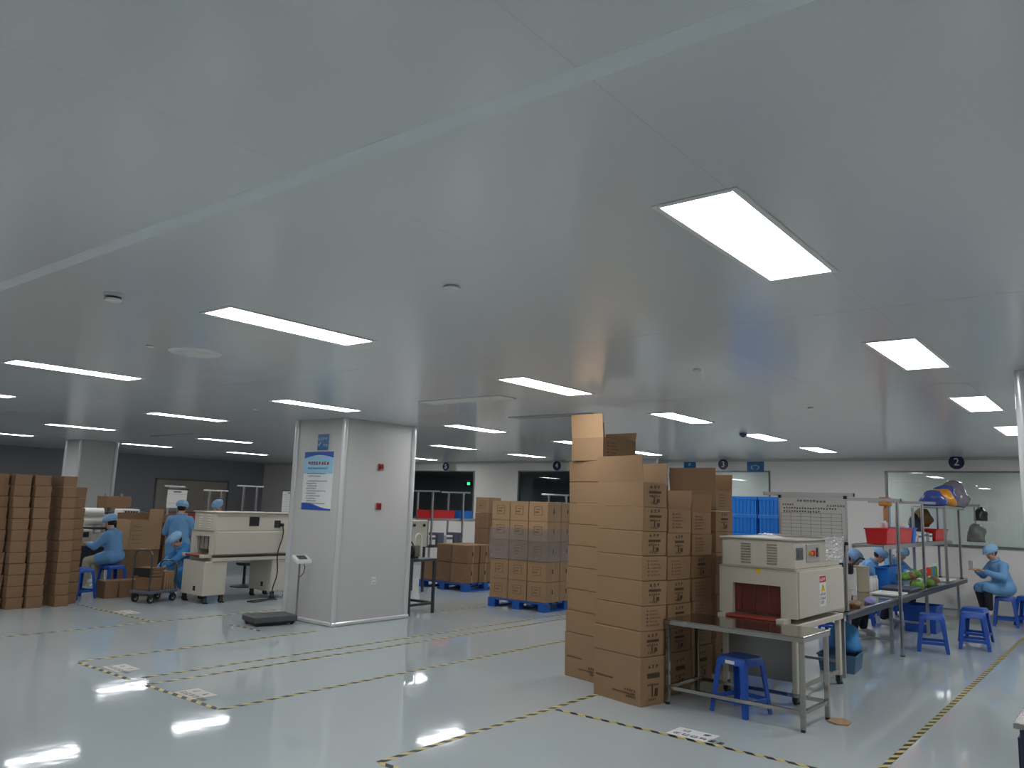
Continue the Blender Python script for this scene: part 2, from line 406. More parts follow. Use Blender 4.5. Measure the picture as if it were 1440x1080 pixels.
MB().lathe([(.14, -.006), (.15, -.016), (.1, -.022), (.02, -.024)], n=32).build('center_plate', m_whitep, t, smooth=True)
def slot_vent(x0, x1, y0, y1, label, dark):
    t = thing('slot_vent', label, 'air vent', (x0, y0, ZC), 0, 'ceiling slot vents')
    a, b = x1-x0, y1-y0
    f = MB().box(0, a, 0, .03, -.012, 0).box(0, a, b-.03, b, -.012, 0).box(0, .03, .03, b-.03, -.012, 0).box(a-.03, a, .03, b-.03, -.012, 0)
    f.build('frame', m_whitep if not dark else m_alu, t, .002)
    rbox(.03, a-.03, .03, b-.03, -.003, 0).build('backing', m_black if dark else m_greyb, t)
    n = max(2, int((a-.06)/.05))
    for i in range(n):
        x = .03+(a-.06)*(i+.5)/n
        MB().add([(x-.018, .03, -.004), (x+.01, .03, -.012), (x+.012, .03, -.01), (x-.016, .03, -.002), (x-.018, b-.03, -.004), (x+.01, b-.03, -.012), (x+.012, b-.03, -.01), (x-.016, b-.03, -.002)],
                 [(0, 1, 2, 3), (7, 6, 5, 4), (0, 4, 5, 1), (1, 5, 6, 2), (2, 6, 7, 3), (3, 7, 4, 0)]).build('slat', m_alu if dark else m_whitep, t)
slot_vent(6.72, 7.0, 5.5, 6.78, 'pale rectangular vent in the ceiling right of the poster pillar', False)
slot_vent(8.5, 8.72, 5.45, 6.8, 'dark slot vent in the ceiling behind the tallest box', True)
slot_vent(8.5, 8.75, 14.9, 16.6, 'dark slot vent in the ceiling above the left standing worker', True)
t = thing('smoke_detector', 'dark detector on the ceiling beside a light, above sign three', 'smoke detector', on_z(1045, 609, ZC))
MB().lathe([(.05, 0), (.06, -.03), (.045, -.05)], n=18).build('base', m_greyb, t, smooth=True)
MB().lathe([(.03, -.05), (.02, -.065)], n=14).build('cap', m_black, t)

# ---------------------------------------------------------------- things on the poster pillar
PX, PY = 7.64, 9.19
def on_face_x(y0, y1, z0, z1, X, d=.004): return rbox(X-d, X, y0, y1, z0, z1)
t = thing('poster', 'tall blue and white notice poster with red heading on pillar', 'poster', (PX-.001, 0, 0))
y0, y1, z0, z1 = 9.40, 10.09, 1.63, 2.50
rbox(-.006, 0, y0, y1, z0, z1).build('sheet', m_white, t)
rbox(-.0075, -.006, y0, y1, z1-.33, z1-.06).build('blue_field', m_ltblue, t)
N = 14; pts = [(y0, z1), (y1, z1)] + [(y1-(y1-y0)*i/N, z1-.10+.05*math.sin(i/N*3.0)) for i in range(N+1)]
MB().prism(pts, -.009, -.0075, 'x').build('top_band', m_pblue, t)
pts = [(y0, z0), (y1, z0)] + [(y1-(y1-y0)*i/N, z0+.1-.07*i/N + .015*math.sin(i/N*6)) for i in range(N+1)]
MB().prism(pts, -.0075, -.006, 'x').build('bottom_band', m_pblue, t)
g = MB(); glyphs(g, (-.0095, y1-.1, z1-.2), (0, -1, 0), (0, 0, 1), 8, .052, .2, 5, .2); g.build('heading', m_redtxt, t)
g = MB(); glyphs(g, (-.0095, y1-.1, z1-.265), (0, -1, 0), (0, 0, 1), 13, .03, .2, 8, .16)
for k in range(13):
    z = z1-.34-.037*k
    if k == 2: continue
    glyphs(g, (-.0082, y1-.09-(.02 if k % 2 else 0), z), (0, -1, 0), (0, 0, 1), rnd.choice([9, 12, 17, 18]), .02, .3, 20+k, .2)
g.build('body_text', m_text, t)
t = thing('wall_sign', 'square blue sign with a white emblem above the notice poster', 'sign', (PX-.001, 0, 0))
rbox(-.012, 0, 9.55, 9.80, 2.525, 2.765).build('board', m_signblue, t, .004)
g = MB(); glyphs(g, (-.0135, 9.78, 2.67), (0, -1, 0), (0, 0, 1), 4, .045, .2, 3, .13)
g.quad((-.0135, 9.775, 2.6), (-.0135, 9.755, 2.585), (-.0135, 9.70, 2.645), (-.0135, 9.72, 2.65)); g.quad((-.0135, 9.785, 2.63), (-.0135, 9.775, 2.635), (-.0135, 9.755, 2.585), (-.0135, 9.765, 2.58))
glyphs(g, (-.0135, 9.66, 2.57), (0, -1, 0), (0, 0, 1), 2, .05, .1, 9, .15)
g.build('print', mat('sign_print', (150, 196, 220), .5), t)
def alarm(px, label, top):
    c = on_y(*px, PY); t = thing('fire_alarm_box', label, 'fire alarm', (c.x, PY, c.z))
    rbox(-.05, .05, -.022, 0, -.05, .05).build('back_box', m_red if False else mat('alarm_red', (168, 34, 40), .35), t, .006)
    if top: MB().tube((0, -.022, 0), (0, -.045, 0), .036, .03, 18).build('siren_cap', mat('alarm_red_dark', (120, 24, 30), .3), t, smooth=True); rbox(-.03, .03, -.026, -.022, -.043, -.034).build('label_strip', m_white, t)
    else: rbox(-.032, .032, -.03, -.022, -.032, .032).build('press_plate', mat('alarm_red_dark', (120, 24, 30), .3), t, .004)
alarm((535, 657), 'upper red sounder box on the poster pillar', True)
alarm((532, 712), 'lower red call point box on the poster pillar', False)
c = on_y(525, 817, PY); t = thing('wall_socket', 'white wall socket low on the poster pillar', 'socket', (c.x, PY, c.z))
rbox(-.045, .045, -.01, 0, -.06, .06).build('plate', m_whitep, t, .005)
g = MB()
for dx, dz in ((-.015, .02), (.015, .02), (0, -.02), (-.018, -.03), (.018, -.03)): g.box(dx-.004, dx+.004, -.0115, -.01, dz-.008, dz+.008)
g.build('holes', m_black, t)

# ---------------------------------------------------------------- hanging number signs and blue wall signs at the back wall
for s, px, r, lab in (('2', (1345, 650), .135, 'round dark blue number two sign above wide window'), ('3', (1017, 653), .12, 'round dark blue number three sign above box flaps'),
                   ('4', (783, 655), .125, 'round dark blue number four sign above dark window'), ('5', (627, 656), .125, 'round dark blue number five sign above leftmost dark window')):
    c = on_x(*px, XW-.3); t = thing('number_sign', lab, 'sign', c, 0, 'hanging station number signs')
    MB().tube((-.008, 0, 0), (.008, 0, 0), r, n=28).build('disc', m_navy, t)
    d = put('number', text_mesh('number', s, r*1.5, m_white), t, (-.010, 0, 0)); d.rotation_euler = (R(90), 0, R(-90))
    g = MB()
    for yy in (-.07, .07): g.tube((0, yy, r*.8), (0, yy, ZC-c.z), .004, n=6)
    g.build('hanging_rods', m_steel_d, t)
for px, lab, sd in (((970, 650), 'small light blue sign left of the number three sign', 4), ((1062, 650), 'small blue sign with white emblem right of sign three', 6)):
    c = on_x(*px, XW-.02); c.z = 2.84; t = thing('wall_sign', lab, 'sign', c)
    rbox(-.01, .015, -.19 if sd == 6 else -.15, .19 if sd == 6 else .15, -.12, .12).build('board', m_signblue, t, .004)
    g = MB()
    if sd == 6:
        n = 16
        for i in range(n):
            a0, a1 = 2*math.pi*i/n, 2*math.pi*(i+1)/n
            if i in (11, 12): continue
            g.quad((-.0115, .1*math.cos(a0), .055*math.sin(a0)-.02), (-.0115, .1*math.cos(a1), .055*math.sin(a1)-.02), (-.0115, .075*math.cos(a1), .04*math.sin(a1)-.02), (-.0115, .075*math.cos(a0), .04*math.sin(a0)-.02))
    else: glyphs(g, (-.0115, .03, .02), (0, -1, 0), (0, 0, 1), 1, .06, .2, 2, .2); glyphs(g, (-.0115, .12, -.1), (0, -1, 0), (0, 0, 1), 4, .05, .2, 7, .14)
    g.build('print', mat('sign_print', (150, 196, 220), .5), t)
c = on_x(657, 680, XW+2.3); t = thing('exit_lamp', 'small green emergency light glowing behind the dark window', 'exit sign', (XW+2.4, c.y, c.z))
rbox(-.03, 0, -.16, .16, -.09, .09).build('housing', m_black, t, .005); rbox(-.034, -.03, -.06, .06, -.045, .045).build('lit_panel', m_exit, t)

# ---------------------------------------------------------------- hazard tape on the floor
def tape(p0, p1, label, wid=.05):
    p0, p1 = Vector((p0[0], p0[1], 0)), Vector((p1[0], p1[1], 0)); d = p1-p0; L = d.length
    o = MB().box(0, L, -wid/2, wid/2, .0005, .0018).build('floor_tape', m_stripe, None, loc=p0, rz=math.atan2(d.y, d.x))
    return tag(o, label, 'floor tape', 'black and yellow floor tape')
tape((4.07, 6.29), (12.2, 6.33), 'long striped floor tape running from front left paper to box stacks')
tape((4.07, 4.31), (7.3, 4.33), 'striped floor tape leading to the base of tallest box stack')
tape((4.07, 3.2), (4.07, 4.28), 'short striped floor tape at the bottom edge of the picture')
tape((6.17, 4.28), (6.17, 1.2), 'striped floor tape passing the floor paper before the steel table')
tape((4.07, 8.97), (4.07, 7.88), 'thick striped floor tape left of the farther left floor paper')
tape((4.07, 7.54), (4.07, 6.32), 'thick striped floor tape left of the nearer left floor paper')
tape((4.1, 9.02), (7.3, 9.04), 'striped floor tape running to the scale and pillar')
tape((4.2, 7.86), (13, 7.82), 'farther of two close parallel striped floor tapes')
tape((4.1, 7.56), (13, 7.5), 'nearer of two close parallel striped floor tapes')
tape((3.0, 11.03), (9.6, 11.15), 'striped floor tape crossing in front of the left machine')
tape((6.0, 13.5), (6.0, 11.1), 'striped floor tape leading from blue stool toward the viewer')
tape((6.68, 10.25), (6.68, 9.5), 'short striped floor tape left of the floor scale')
tape((9.95, 9.42), (11.15, 9.34), 'short striped floor tape between pump table and wrapped pallet')
tape((6.0, 1.62), (17.2, 1.62), 'long striped aisle tape on the right beside blue stools')
def paper(c, rz, w_, h_, label, sd, mt):
    t = thing('floor_paper', label, 'floor sign', (c[0], c[1], .0006), rz, 'papers taped to the floor')
    rbox(-w_/2, w_/2, -h_/2, h_/2, 0, .0012).build('sheet', mt, t)
    g = MB(); glyphs(g, (-w_*.32, h_*.08, .0018), (1, 0, 0), (0, 1, 0), 2, h_*.28, 1.6, sd, .13); glyphs(g, (-w_*.4, -h_*.36, .0018), (1, 0, 0), (0, 1, 0), 6, h_*.26, .18, sd+1, .14)
    g.build('lettering', m_text if sd > 40 else m_black, t)
paper((6.33, 3.02), R(-92), .36, .25, 'white lettered paper on floor before the steel table', 31, m_white)
paper((4.22, 6.93), R(-92), .36, .24, 'pinkish white paper on floor inside the left tape corner', 41, mat('pink_paper', (206, 198, 192), .5))
paper((4.26, 8.42), R(-92), .36, .24, 'white lettered paper on floor at the farther tape corner', 51, mat('pink_paper', (206, 198, 192), .5))
pp = on_z(178, 861); paper((pp.x, pp.y), R(-92), .4, .26, 'pale paper on floor in front of the wheeled cart', 61, mat('pink_paper', (206, 198, 192), .5))

# ---------------------------------------------------------------- cartons
def print_a(w_, h_, y=0.0):
    g = MB(); cx = w_/2
    glyphs(g, (cx-.07, y-.0012, h_*.76), (1, 0, 0), (0, 0, 1), 3, .03, .7, 3, .2)
    g.box(cx-.085, cx+.085, y-.0014, y-.0008, h_*.56, h_*.66)
    glyphs(g, (cx-.08, y-.0012, h_*.40), (1, 0, 0), (0, 0, 1), 5, .022, .4, 7, .2)
    g.box(cx-.02, cx-.006, y-.0014, y-.0008, h_*.18, h_*.42); g.box(cx+.02, cx+.06, y-.0014, y-.0008, h_*.18, h_*.34)
    glyphs(g, (cx-.07, y-.0012, h_*.1), (1, 0, 0), (0, 0, 1), 4, .02, .5, 9, .2)
    return g
def print_b(w_, h_, y=0.0):
    g = MB()
    for k in range(5):
        z = h_*(.76-.14*k); g.box(.07, .085, y-.0014, y-.0008, z, z+.014); glyphs(g, (.11, y-.0012, z), (1, 0, 0), (0, 0, 1), 5 + k % 3, .014, .6, 60+k, .2)
    return g
def flaps(o, w_, d_, h_, hgt, sides, mt, out=.02):
    """cardboard flaps standing up from the rim of an open carton"""
    t = .005
    for s, hh in zip(sides, hgt):
        f = MB()
        if s == 'x-': f.add([(0, 0, h_), (t, 0, h_), (t, d_, h_), (0, d_, h_), (-out, 0, h_+hh), (t-out, 0, h_+hh), (t-out, d_, h_+hh), (-out, d_, h_+hh)], CUBE)
        if s == 'x+': f.add([(w_-t, 0, h_), (w_, 0, h_), (w_, d_, h_), (w_-t, d_, h_), (w_-t+out, 0, h_+hh), (w_+out, 0, h_+hh), (w_+out, d_, h_+hh), (w_-t+out, d_, h_+hh)], CUBE)
        if s == 'y-': f.add([(0, 0, h_), (w_, 0, h_), (w_, t, h_), (0, t, h_), (0, -out, h_+hh), (w_, -out, h_+hh), (w_, t-out, h_+hh), (0, t-out, h_+hh)], CUBE)
        if s == 'y+': f.add([(0, d_-t, h_), (w_, d_-t, h_), (w_, d_, h_), (0, d_, h_), (0, d_-t+out, h_+hh), (w_, d_-t+out, h_+hh), (w_, d_+out, h_+hh), (0, d_+out, h_+hh)], CUBE)
        f.build('flap', mt, o)
CUBE = [(3, 2, 1, 0), (4, 5, 6, 7), (0, 1, 5, 4), (1, 2, 6, 5), (2, 3, 7, 6), (3, 0, 4, 7)]
def open_shell(w_, d_, h_, flare):
    t = .006; b = MB(); b.box(0, w_, 0, d_, 0, t)
    a = flare
    for (x0, x1, y0, y1) in ((0, t, 0, d_), (w_-t, w_, 0, d_), (t, w_-t, 0, t), (t, w_-t, d_-t, d_)): b.box(x0, x1, y0, y1, t, h_)
    return b
CM = {}
def carton(loc, rz, w_, d_, h_, label, group, kind=0, mt=None, base=False, opened=None):
    mt = mt or m_card
    key = ('c', w_, d_, h_, mt.name, bool(opened))
    if key not in CM:
        CM[key] = open_shell(w_, d_, h_, 0).mesh('carton', mt) if opened else MB().box(0, w_, 0, d_, 0, h_-.004, .006).mesh('carton', mt, .004)
    o = put('carton', CM[key], None, loc, rz); tag(o, label, 'box', group)
    if kind in (1, 2):
        k2 = ('p', kind, w_, h_)
        if k2 not in CM: CM[k2] = (print_a if kind == 1 else print_b)(w_, h_, -.006).mesh('printed_marks', m_ink)
        put('printed_marks', CM[k2], o)
    if base:
        g = MB(); glyphs(g, (-.0085, d_-.04, h_*.44), (0, -1, 0), (0, 0, 1), 11, .018, .2, 12, .2)
        glyphs(g, (-.0085, .2, h_*.27), (0, -1, 0), (0, 0, 1), 5, .022, .4, 13, .2); glyphs(g, (-.0085, .36, h_*.2), (0, -1, 0), (0, 0, 1), 14, .018, .2, 14, .2); glyphs(g, (-.0085, .18, h_*.14), (0, -1, 0), (0, 0, 1), 5, .022, .2, 15, .2)
        g.build('printed_marks', m_ink, o)
    if opened: flaps(o, w_, d_, h_, opened[1], opened[0], opened[2] if len(opened) > 2 else m_card2)
    return o
def stack(x, y, rz, w_, d_, pitch, n, z_first, name, top=None, jit=.008, first=None, kinds=None, mt=None, lean=(0, 0)):
    z = 0
    for k in range(n):
        h_ = z_first if k == 0 else pitch
        j = Vector((rnd.uniform(-jit, jit), rnd.uniform(-jit, jit)))
        ww, dd = w_, d_
        kd = kinds[k % len(kinds)] if kinds else 0
        lab = '%s carton %s' % (('%s' % ORD[k]) if k < n-1 else 'topmost open' if top else 'topmost', 'of ' + name if k == 0 or k == n-1 else 'from the floor in ' + name)
        carton((x+j.x+lean[0]*z, y+j.y+lean[1]*z, z), rz+rnd.uniform(-.012, .012)*(jit/.008), ww, dd, h_, lab, 'cartons in ' + name, kd, mt, base=(k == 0 and z_first > .4), opened=top if k == n-1 else None)
        z += h_
    return z
# front stack, with label faces turned to the aisle
stack(6.80, 3.77, R(-14), .335, .62, .232, 8, .44, 'the front printed stack beside the steel table', (('x-', 'x+', 'y+'), (.26, .2, .26), m_card), kinds=[1, 1, 2, 1, 2, 1, 1, 1], lean=(.01, 0))
z = stack(7.32, 4.5, R(-14), .40, .58, .232, 9, .46, 'the tallest stack behind the front one', kinds=[1, 2], lean=(.01, 0))
# box at the very top of the tallest stack, turned lengthwise
carton((7.36, 4.56, z), R(-6), .6, .44, .25, 'dark shaded open carton on very top of the tallest stack', 'cartons in the tallest stack behind the front one', 2, m_card, opened=(('x-', 'y+', 'x+'), (.26, .24, .1), m_card2))
stack(7.40, 3.80, R(-6), .42, .6, .236, 7, .40, 'the second printed stack behind the table', (('x-', 'y+', 'x+'), (.24, .24, .2), m_card), kinds=[1, 1, 1, 1, 2, 1, 2], jit=.01)
stack(8.07, 3.86, R(-4), .42, .6, .236, 7, .38, 'the third printed stack behind the table', (('x-', 'y+', 'x+'), (.22, .22, .2), m_card), kinds=[1, 2, 2, 2, 1, 2, 2], jit=.01)
stack(8.78, 3.90, R(-3), .42, .6, .236, 8, .40, 'the fourth printed stack touching the shrink machine', (('x-', 'y+', 'x+'), (.26, .2, .2), m_card), kinds=[1, 2, 1, 1, 2, 1, 1, 2], jit=.012)

# leaning stacks at the left edge
names = ['the leftmost leaning stack cut by picture edge', 'the second leaning stack from the left edge', 'the third leaning stack from the left edge', 'the fourth leaning stack beside the blue stool', 'the narrow stack half hidden beside the blue stool']
for (x, y, n, w_, nm, ln) in ((4.66, 13.55, 12, .25, 0, (-.05, 0)), (4.95, 13.45, 12, .23, 1, (-.045, 0)), (5.22, 13.42, 12, .23, 2, (-.04, 0)), (5.60, 13.38, 12, .20, 3, (-.03, 0)), (5.84, 13.62, 11, .20, 4, (-.02, 0))):
    stack(x, y, R(2), w_, .42, .168, n, .17, names[nm], None, jit=.008, kinds=[0], mt=m_card3, lean=ln)
# row of low cartons on the floor behind the cart
for k in range(4):
    carton((6.62+.242*k, 13.92, 0), R(rnd.uniform(-2, 2)),   .22, .32, .29, '%s low carton in the floor row, counted from the blue stool' % NTH[k], 'low cartons in a floor row', 0, m_card3)
carton((7.52, 15.05, 0), R(2), .6, .55, .72, 'large carton under the big open carton behind seated worker', 'large cartons behind the cart', 0, m_card3)
carton((7.5, 15.05, .72), R(-1), .62, .55, .56, 'big open carton right of the seated worker', 'large cartons behind the cart', 2, m_card2, opened=(('y+', 'x+'), (.12, .2), m_card))
carton((7.85, 16.8, 1.4), R(4), .5, .4, .3, 'brown carton on the shelf above the seated worker', None, 0, m_card3)
rbs = tag(rbox(7.8, 8.6, 16.6, 17.2, 1.34, 1.4).build('storage_rack', m_greyb), 'grey storage rack carrying a brown carton above the seated worker', 'rack')
for q in ((7.82, 16.62), (8.58, 16.62), (7.82, 17.18), (8.58, 17.18)): rbox(q[0]-.02, q[0]+.02, q[1]-.02, q[1]+.02, 0, 1.34).build('leg', m_alu, rbs)
carton((8.22, 15.1, 0), R(2), .45, .5, .8, 'tall dark carton between open carton and standing worker', 'large cartons behind the cart', 0, m_card3)
carton((8.25, 15.12, .8), R(-5), .4, .45, .42, 'upper carton with flap left of the standing worker', 'large cartons behind the cart', 0, m_card, opened=(('x+', 'y+'), (.2, .15), m_card2))

# ---------------------------------------------------------------- pallets
def pallet_mesh(L, W):
    p = MB(); n = 7
    for i in range(n): x = (L-.1)*i/(n-1); p.box(x, x+.1, 0, W, .125, .155)
    parts = {'deck': p}
    b = MB()
    for x in (0, L/2-.07, L-.14):
        for y in (0, W/2-.07, W-.14): b.box(x, x+.14, y, y+.14, .025, .125)
    parts['blocks'] = b
    s = MB()
    for y in (0, W/2-.07, W-.14): s.box(0, L, y, y+.14, 0, .025)
    for x in (0, L-.14): s.box(x, x+.14, .14, W-.14, 0, .025)
    parts['runners'] = s
    return parts
def pallet(x, y, rz, L, W, label):
    t = thing('pallet', label, 'pallet', (x, y, 0), rz, 'blue plastic pallets')
    n = 7
    sl = MB().box(0, .13, 0, W, .125, .155).mesh('deck_board', m_bluepal, .004)
    for i in range(n): put('deck_board', sl, t, ((L-.13)*i/(n-1), 0, 0))
    bl = MB().box(0, .15, 0, .15, .025, .125).mesh('block', m_bluepal, .004)
    for xx in (0, L/2-.075, L-.15):
        for yy in (0, W/2-.075, W-.15): put('block', bl, t, (xx, yy, 0))
    rn = MB().box(0, L, 0, .15, 0, .025).mesh('runner', m_bluepal, .003)
    for yy in (0, W/2-.075, W-.15): put('runner', rn, t, (0, yy, 0))
def pal_carton(loc, rz, w_, d_, h_, label, group, mt):
    key = ('pc', w_, d_, h_, mt.name)
    if key not in CM:
        CM[key] = MB().box(.004, w_-.004, .004, d_-.004, 0, h_-.004).mesh('carton', mt, .006)
        CM['pt'+str(key)] = MB().box(w_/2-.016, w_/2+.016, .0025, .0042, .0, h_-.006).mesh('packing_tape', m_tape)
        g = MB(); a, b = d_*.28, d_*.72
        for (p, q, r, s) in ((a, b, h_*.3, h_*.33), (a, b, h_*.72, h_*.75), (a, a+.012, h_*.3, h_*.75), (b-.012, b, h_*.3, h_*.75), (a+.04, b-.04, h_*.58, h_*.63), (a+.07, b-.02, h_*.42, h_*.5)): g.box(.0025, .0042, p, q, r, s)
        CM['pp'+str(key)] = g.mesh('printed_marks', m_inkl)
        CM['pk'+str(key)] = MB().box(w_*.42, w_*.5, .0015, .0024, h_*.4, h_*.62).mesh('dark_label', m_black)
    o = put('carton', CM[key], None, loc, rz); tag(o, label, 'box', group)
    put('packing_tape', CM['pt'+str(key)], o); put('printed_marks', CM['pp'+str(key)], o); put('dark_label', CM['pk'+str(key)], o)
PRZ = R(2)
pallet(11.34, 8.13, PRZ, 1.36, 1.24, 'blue pallet under the tall film-wrapped carton block')
def off(x, y, lx, ly, rz): return (x+lx*math.cos(rz)-ly*math.sin(rz), y+lx*math.sin(rz)+ly*math.cos(rz))
hl = .344
for L_ in range(5):
    for i in range(3):
        for j in range(3):
            if i > 0 and j > 0: continue
            xx, yy = off(11.34, 8.13, .01+i*.445, j*.41, PRZ)
            where = 'at the near corner' if i == 0 and j == 0 else ('%s from the corner on the left side' % NTH[j] if i == 0 else '%s from the corner on the right side' % NTH[i])
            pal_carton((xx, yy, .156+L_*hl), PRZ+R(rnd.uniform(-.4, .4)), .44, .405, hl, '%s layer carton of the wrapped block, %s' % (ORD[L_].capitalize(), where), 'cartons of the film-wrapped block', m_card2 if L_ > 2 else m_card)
# stretch film round the middle layers
wv = MB(); n_ = 0
xa, ya = -.004, -.01; xb, yb = 1.35, 1.24
per = []
for k in range(14): per.append((xa+(xb-xa)*k/14, ya))
for k in range(14): per.append((xb, ya+(yb-ya)*k/14))
for k in range(14): per.append((xb-(xb-xa)*k/14, yb))
for k in range(15): per.append((xa, yb-(yb-ya)*k/14))
zs = [.156+2*hl+.0+ (1.62*hl)*k/10 for k in range(11)]
vsx = [(px_ + mnoise.noise(Vector((px_*5, py_*5, zz*9)))*.004, py_ + mnoise.noise(Vector((px_*5, py_*5+9, zz*9)))*.004, zz) for zz in zs for (px_, py_) in per]
fsx = [(j*len(per)+i, j*len(per)+i+1, (j+1)*len(per)+i+1, (j+1)*len(per)+i) for j in range(10) for i in range(len(per)-1)]
o = MB().add(vsx, fsx).build('stretch_film', m_wrap, None, smooth=True, loc=(11.34, 8.13, 0), rz=PRZ)
tag(o, 'shiny clear stretch film round middle layers of carton block', 'plastic film')
# low pallet behind
pallet(12.6, 11.05, R(0), 1.3, 1.35, 'blue pallet under the low brown cartons by the pump table')
for i in range(3):
    for j in range(3):
        if i+j > 2: continue
        pal_carton((12.62+i*.43, 11.08+j*.44, .156), R(rnd.uniform(-2, 2)), .42, .43, .4, 'lower layer brown carton on low pallet, %s' % ('near corner' if i == 0 and j == 0 else 'in the middle' if i*j else '%s along the left side' % NTH[j] if i == 0 else '%s along the right side' % NTH[i]), 'brown cartons on the low pallet', m_card3)
for j in range(2):
    for i in range(2):
        pal_carton((12.66+i*.43, 11.1+j*.44, .556), R(rnd.uniform(-2, 2)), .42, .43, .38, 'upper layer brown carton on low pallet, %s' % ['near corner', 'left of the near corner', 'right of the near corner', 'behind the near corner'][j+2*i], 'brown cartons on the low pallet', m_card3)
# second tall block between the pallets
pallet(14.3, 11.88, R(0), .8, .6, 'blue pallet under the half hidden tall block behind')
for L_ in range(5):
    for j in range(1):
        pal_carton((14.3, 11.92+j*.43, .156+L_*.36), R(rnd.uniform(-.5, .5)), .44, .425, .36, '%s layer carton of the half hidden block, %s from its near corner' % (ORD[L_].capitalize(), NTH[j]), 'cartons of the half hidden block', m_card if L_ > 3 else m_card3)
# small upper carton in the middle gap

# ---------------------------------------------------------------- blue plastic stools
def stool_parts(mt):
    seat = MB(); n = 6
    def rr(h, z, r):
        pts = []
        for cx, cy, a0 in ((1, 1, 0), (-1, 1, 90), (-1, -1, 180), (1, -1, 270)):
            for k in range(5):
                a = R(a0+90*k/4); pts.append((cx*(h-r)+r*math.cos(a), cy*(h-r)+r*math.sin(a), z))
        return pts
    rings = [rr(.158, .43, .04), rr(.152, .485, .045), rr(.142, .5, .045), rr(.06, .497, .05)]
    m_ = len(rings[0]); vs_ = [p for r_ in rings for p in r_]; fs_ = []
    for j in range(len(rings)-1):
        for i in range(m_): fs_.append((j*m_+i, j*m_+(i+1) % m_, (j+1)*m_+(i+1) % m_, (j+1)*m_+i))
    fs_.append(tuple(range((len(rings)-1)*m_, len(rings)*m_))); fs_.append(tuple(range(m_-1, -1, -1)))
    seat.add(vs_, fs_)
    legs = []
    for sx in (-1, 1):
        for sy in (-1, 1):
            l = MB(); t = .012
            def P(x, y, z, k): return (sx*x, sy*y, z)
            b, tp = .2, .152
            wl0, wl1 = .045, .06
            def ring(o_, w_, z): return [(sx*o_, sy*o_, z), (sx*(o_-w_), sy*o_, z), (sx*(o_-w_), sy*(o_-t), z), (sx*(o_-t), sy*(o_-t), z), (sx*(o_-t), sy*(o_-w_), z), (sx*o_, sy*(o_-w_), z)]
            v0, v1 = ring(b, wl0, 0), ring(tp, wl1, .47)
            l.add(v0+v1, [(0, 1, 2, 3, 4, 5), (11, 10, 9, 8, 7, 6)]+[(i, (i+1) % 6, 6+(i+1) % 6, 6+i) for i in range(6)])
            legs.append(l.mesh('leg', mt, .003))
    rail = []
    o_ = .187
    for k in range(4):
        q = MB().box(-o_+.03, o_-.03, o_-.016, o_-.004, .105, .145)
        rail.append((q.mesh('stretcher', mt, .003), R(90*k)))
    return seat.mesh('seat', mt, smooth=True), legs, rail, MB().box(-.05, .05, -.1605, -.158, .44, .47).mesh('sticker', m_whitep)
SP = stool_parts(m_blue)
def stool(x, y, rz, label, z=0, sticker=False):
    t = thing('plastic_stool', label, 'stool', (x, y, z), rz, 'blue plastic stools')
    put('seat', SP[0], t)
    for l in SP[1]: put('leg', l, t)
    for r_, a in SP[2]: put('stretcher', r_, t, None, a)
    if sticker: put('sticker', SP[3], t, None, R(-90))
    return t
stool(7.33, 3.02, R(-14), 'blue plastic stool under the steel table', sticker=True)
stool(12.62, 2.42, R(12), 'blue plastic stool before the workbench, nearest the bench leg')
stool(13.35, 2.02, R(8), 'front blue plastic stool of the pair beside the aisle tape')
stool(14.15, 2.12, R(-6), 'blue plastic stool right behind the front stool of the pair')
stool(16.68, 2.02, R(5), 'blue plastic stool the woman at the bench sits on')
stool(17.12, 1.72, R(-8), 'rightmost blue plastic stool behind the seated woman')
stool(6.33, 14.25, R(15), 'blue plastic stool beside the left carton stacks')
stool(7.05, 14.62, R(5), 'blue plastic stool under the seated worker on the left')

# ---------------------------------------------------------------- steel table in front of the shrink machine
t = thing('steel_table', 'stainless steel table standing before the shrink machine', 'table', (7.05, 2.35, 0), R(-2))
TL, TW, TH = .63, 1.32, .78
rbox(-.01, TL+.01, -.01, TW+.01, TH-.012, TH).build('tabletop', m_steel, t, .003)
for (x0, x1, y0, y1) in ((-.01, .0, -.01, TW+.01), (TL, TL+.01, -.01, TW+.01), (0, TL, -.01, 0), (0, TL, TW, TW+.01)): rbox(x0, x1, y0, y1, TH-.05, TH-.012).build('apron', m_steel, t)
for x in (.0, TL-.04):
    for y in (0, TW-.04):
        l = rbox(x, x+.04, y, y+.04, .02, TH-.05).build('leg', m_steel, t, .004); rbox(x+.004, x+.036, y+.004, y+.036, 0, .02).build('foot', m_black, l)
rbox(.005, .035, .04, TW-.04, .14, .17).build('lower_rail', m_steel, t); rbox(TL-.035, TL-.005, .04, TW-.04, .14, .17).build('lower_rail', m_steel, t)
rbox(.04, TL-.04, .005, .035, .14, .17).build('lower_rail', m_steel, t); rbox(.04, TL-.04, TW-.035, TW-.005, .14, .17).build('lower_rail', m_steel, t)
o = MB().prism([(-.1, -.07), (.02, -.1), (.12, -.04), (.1, .06), (-.02, .1), (-.11, .03)], .001, .014).build('cardboard_scrap', m_card2, None, .003, loc=(7.64, 2.24, 0), rz=.3)
tag(o, 'torn cardboard scrap on floor by the steel table leg', 'cardboard')

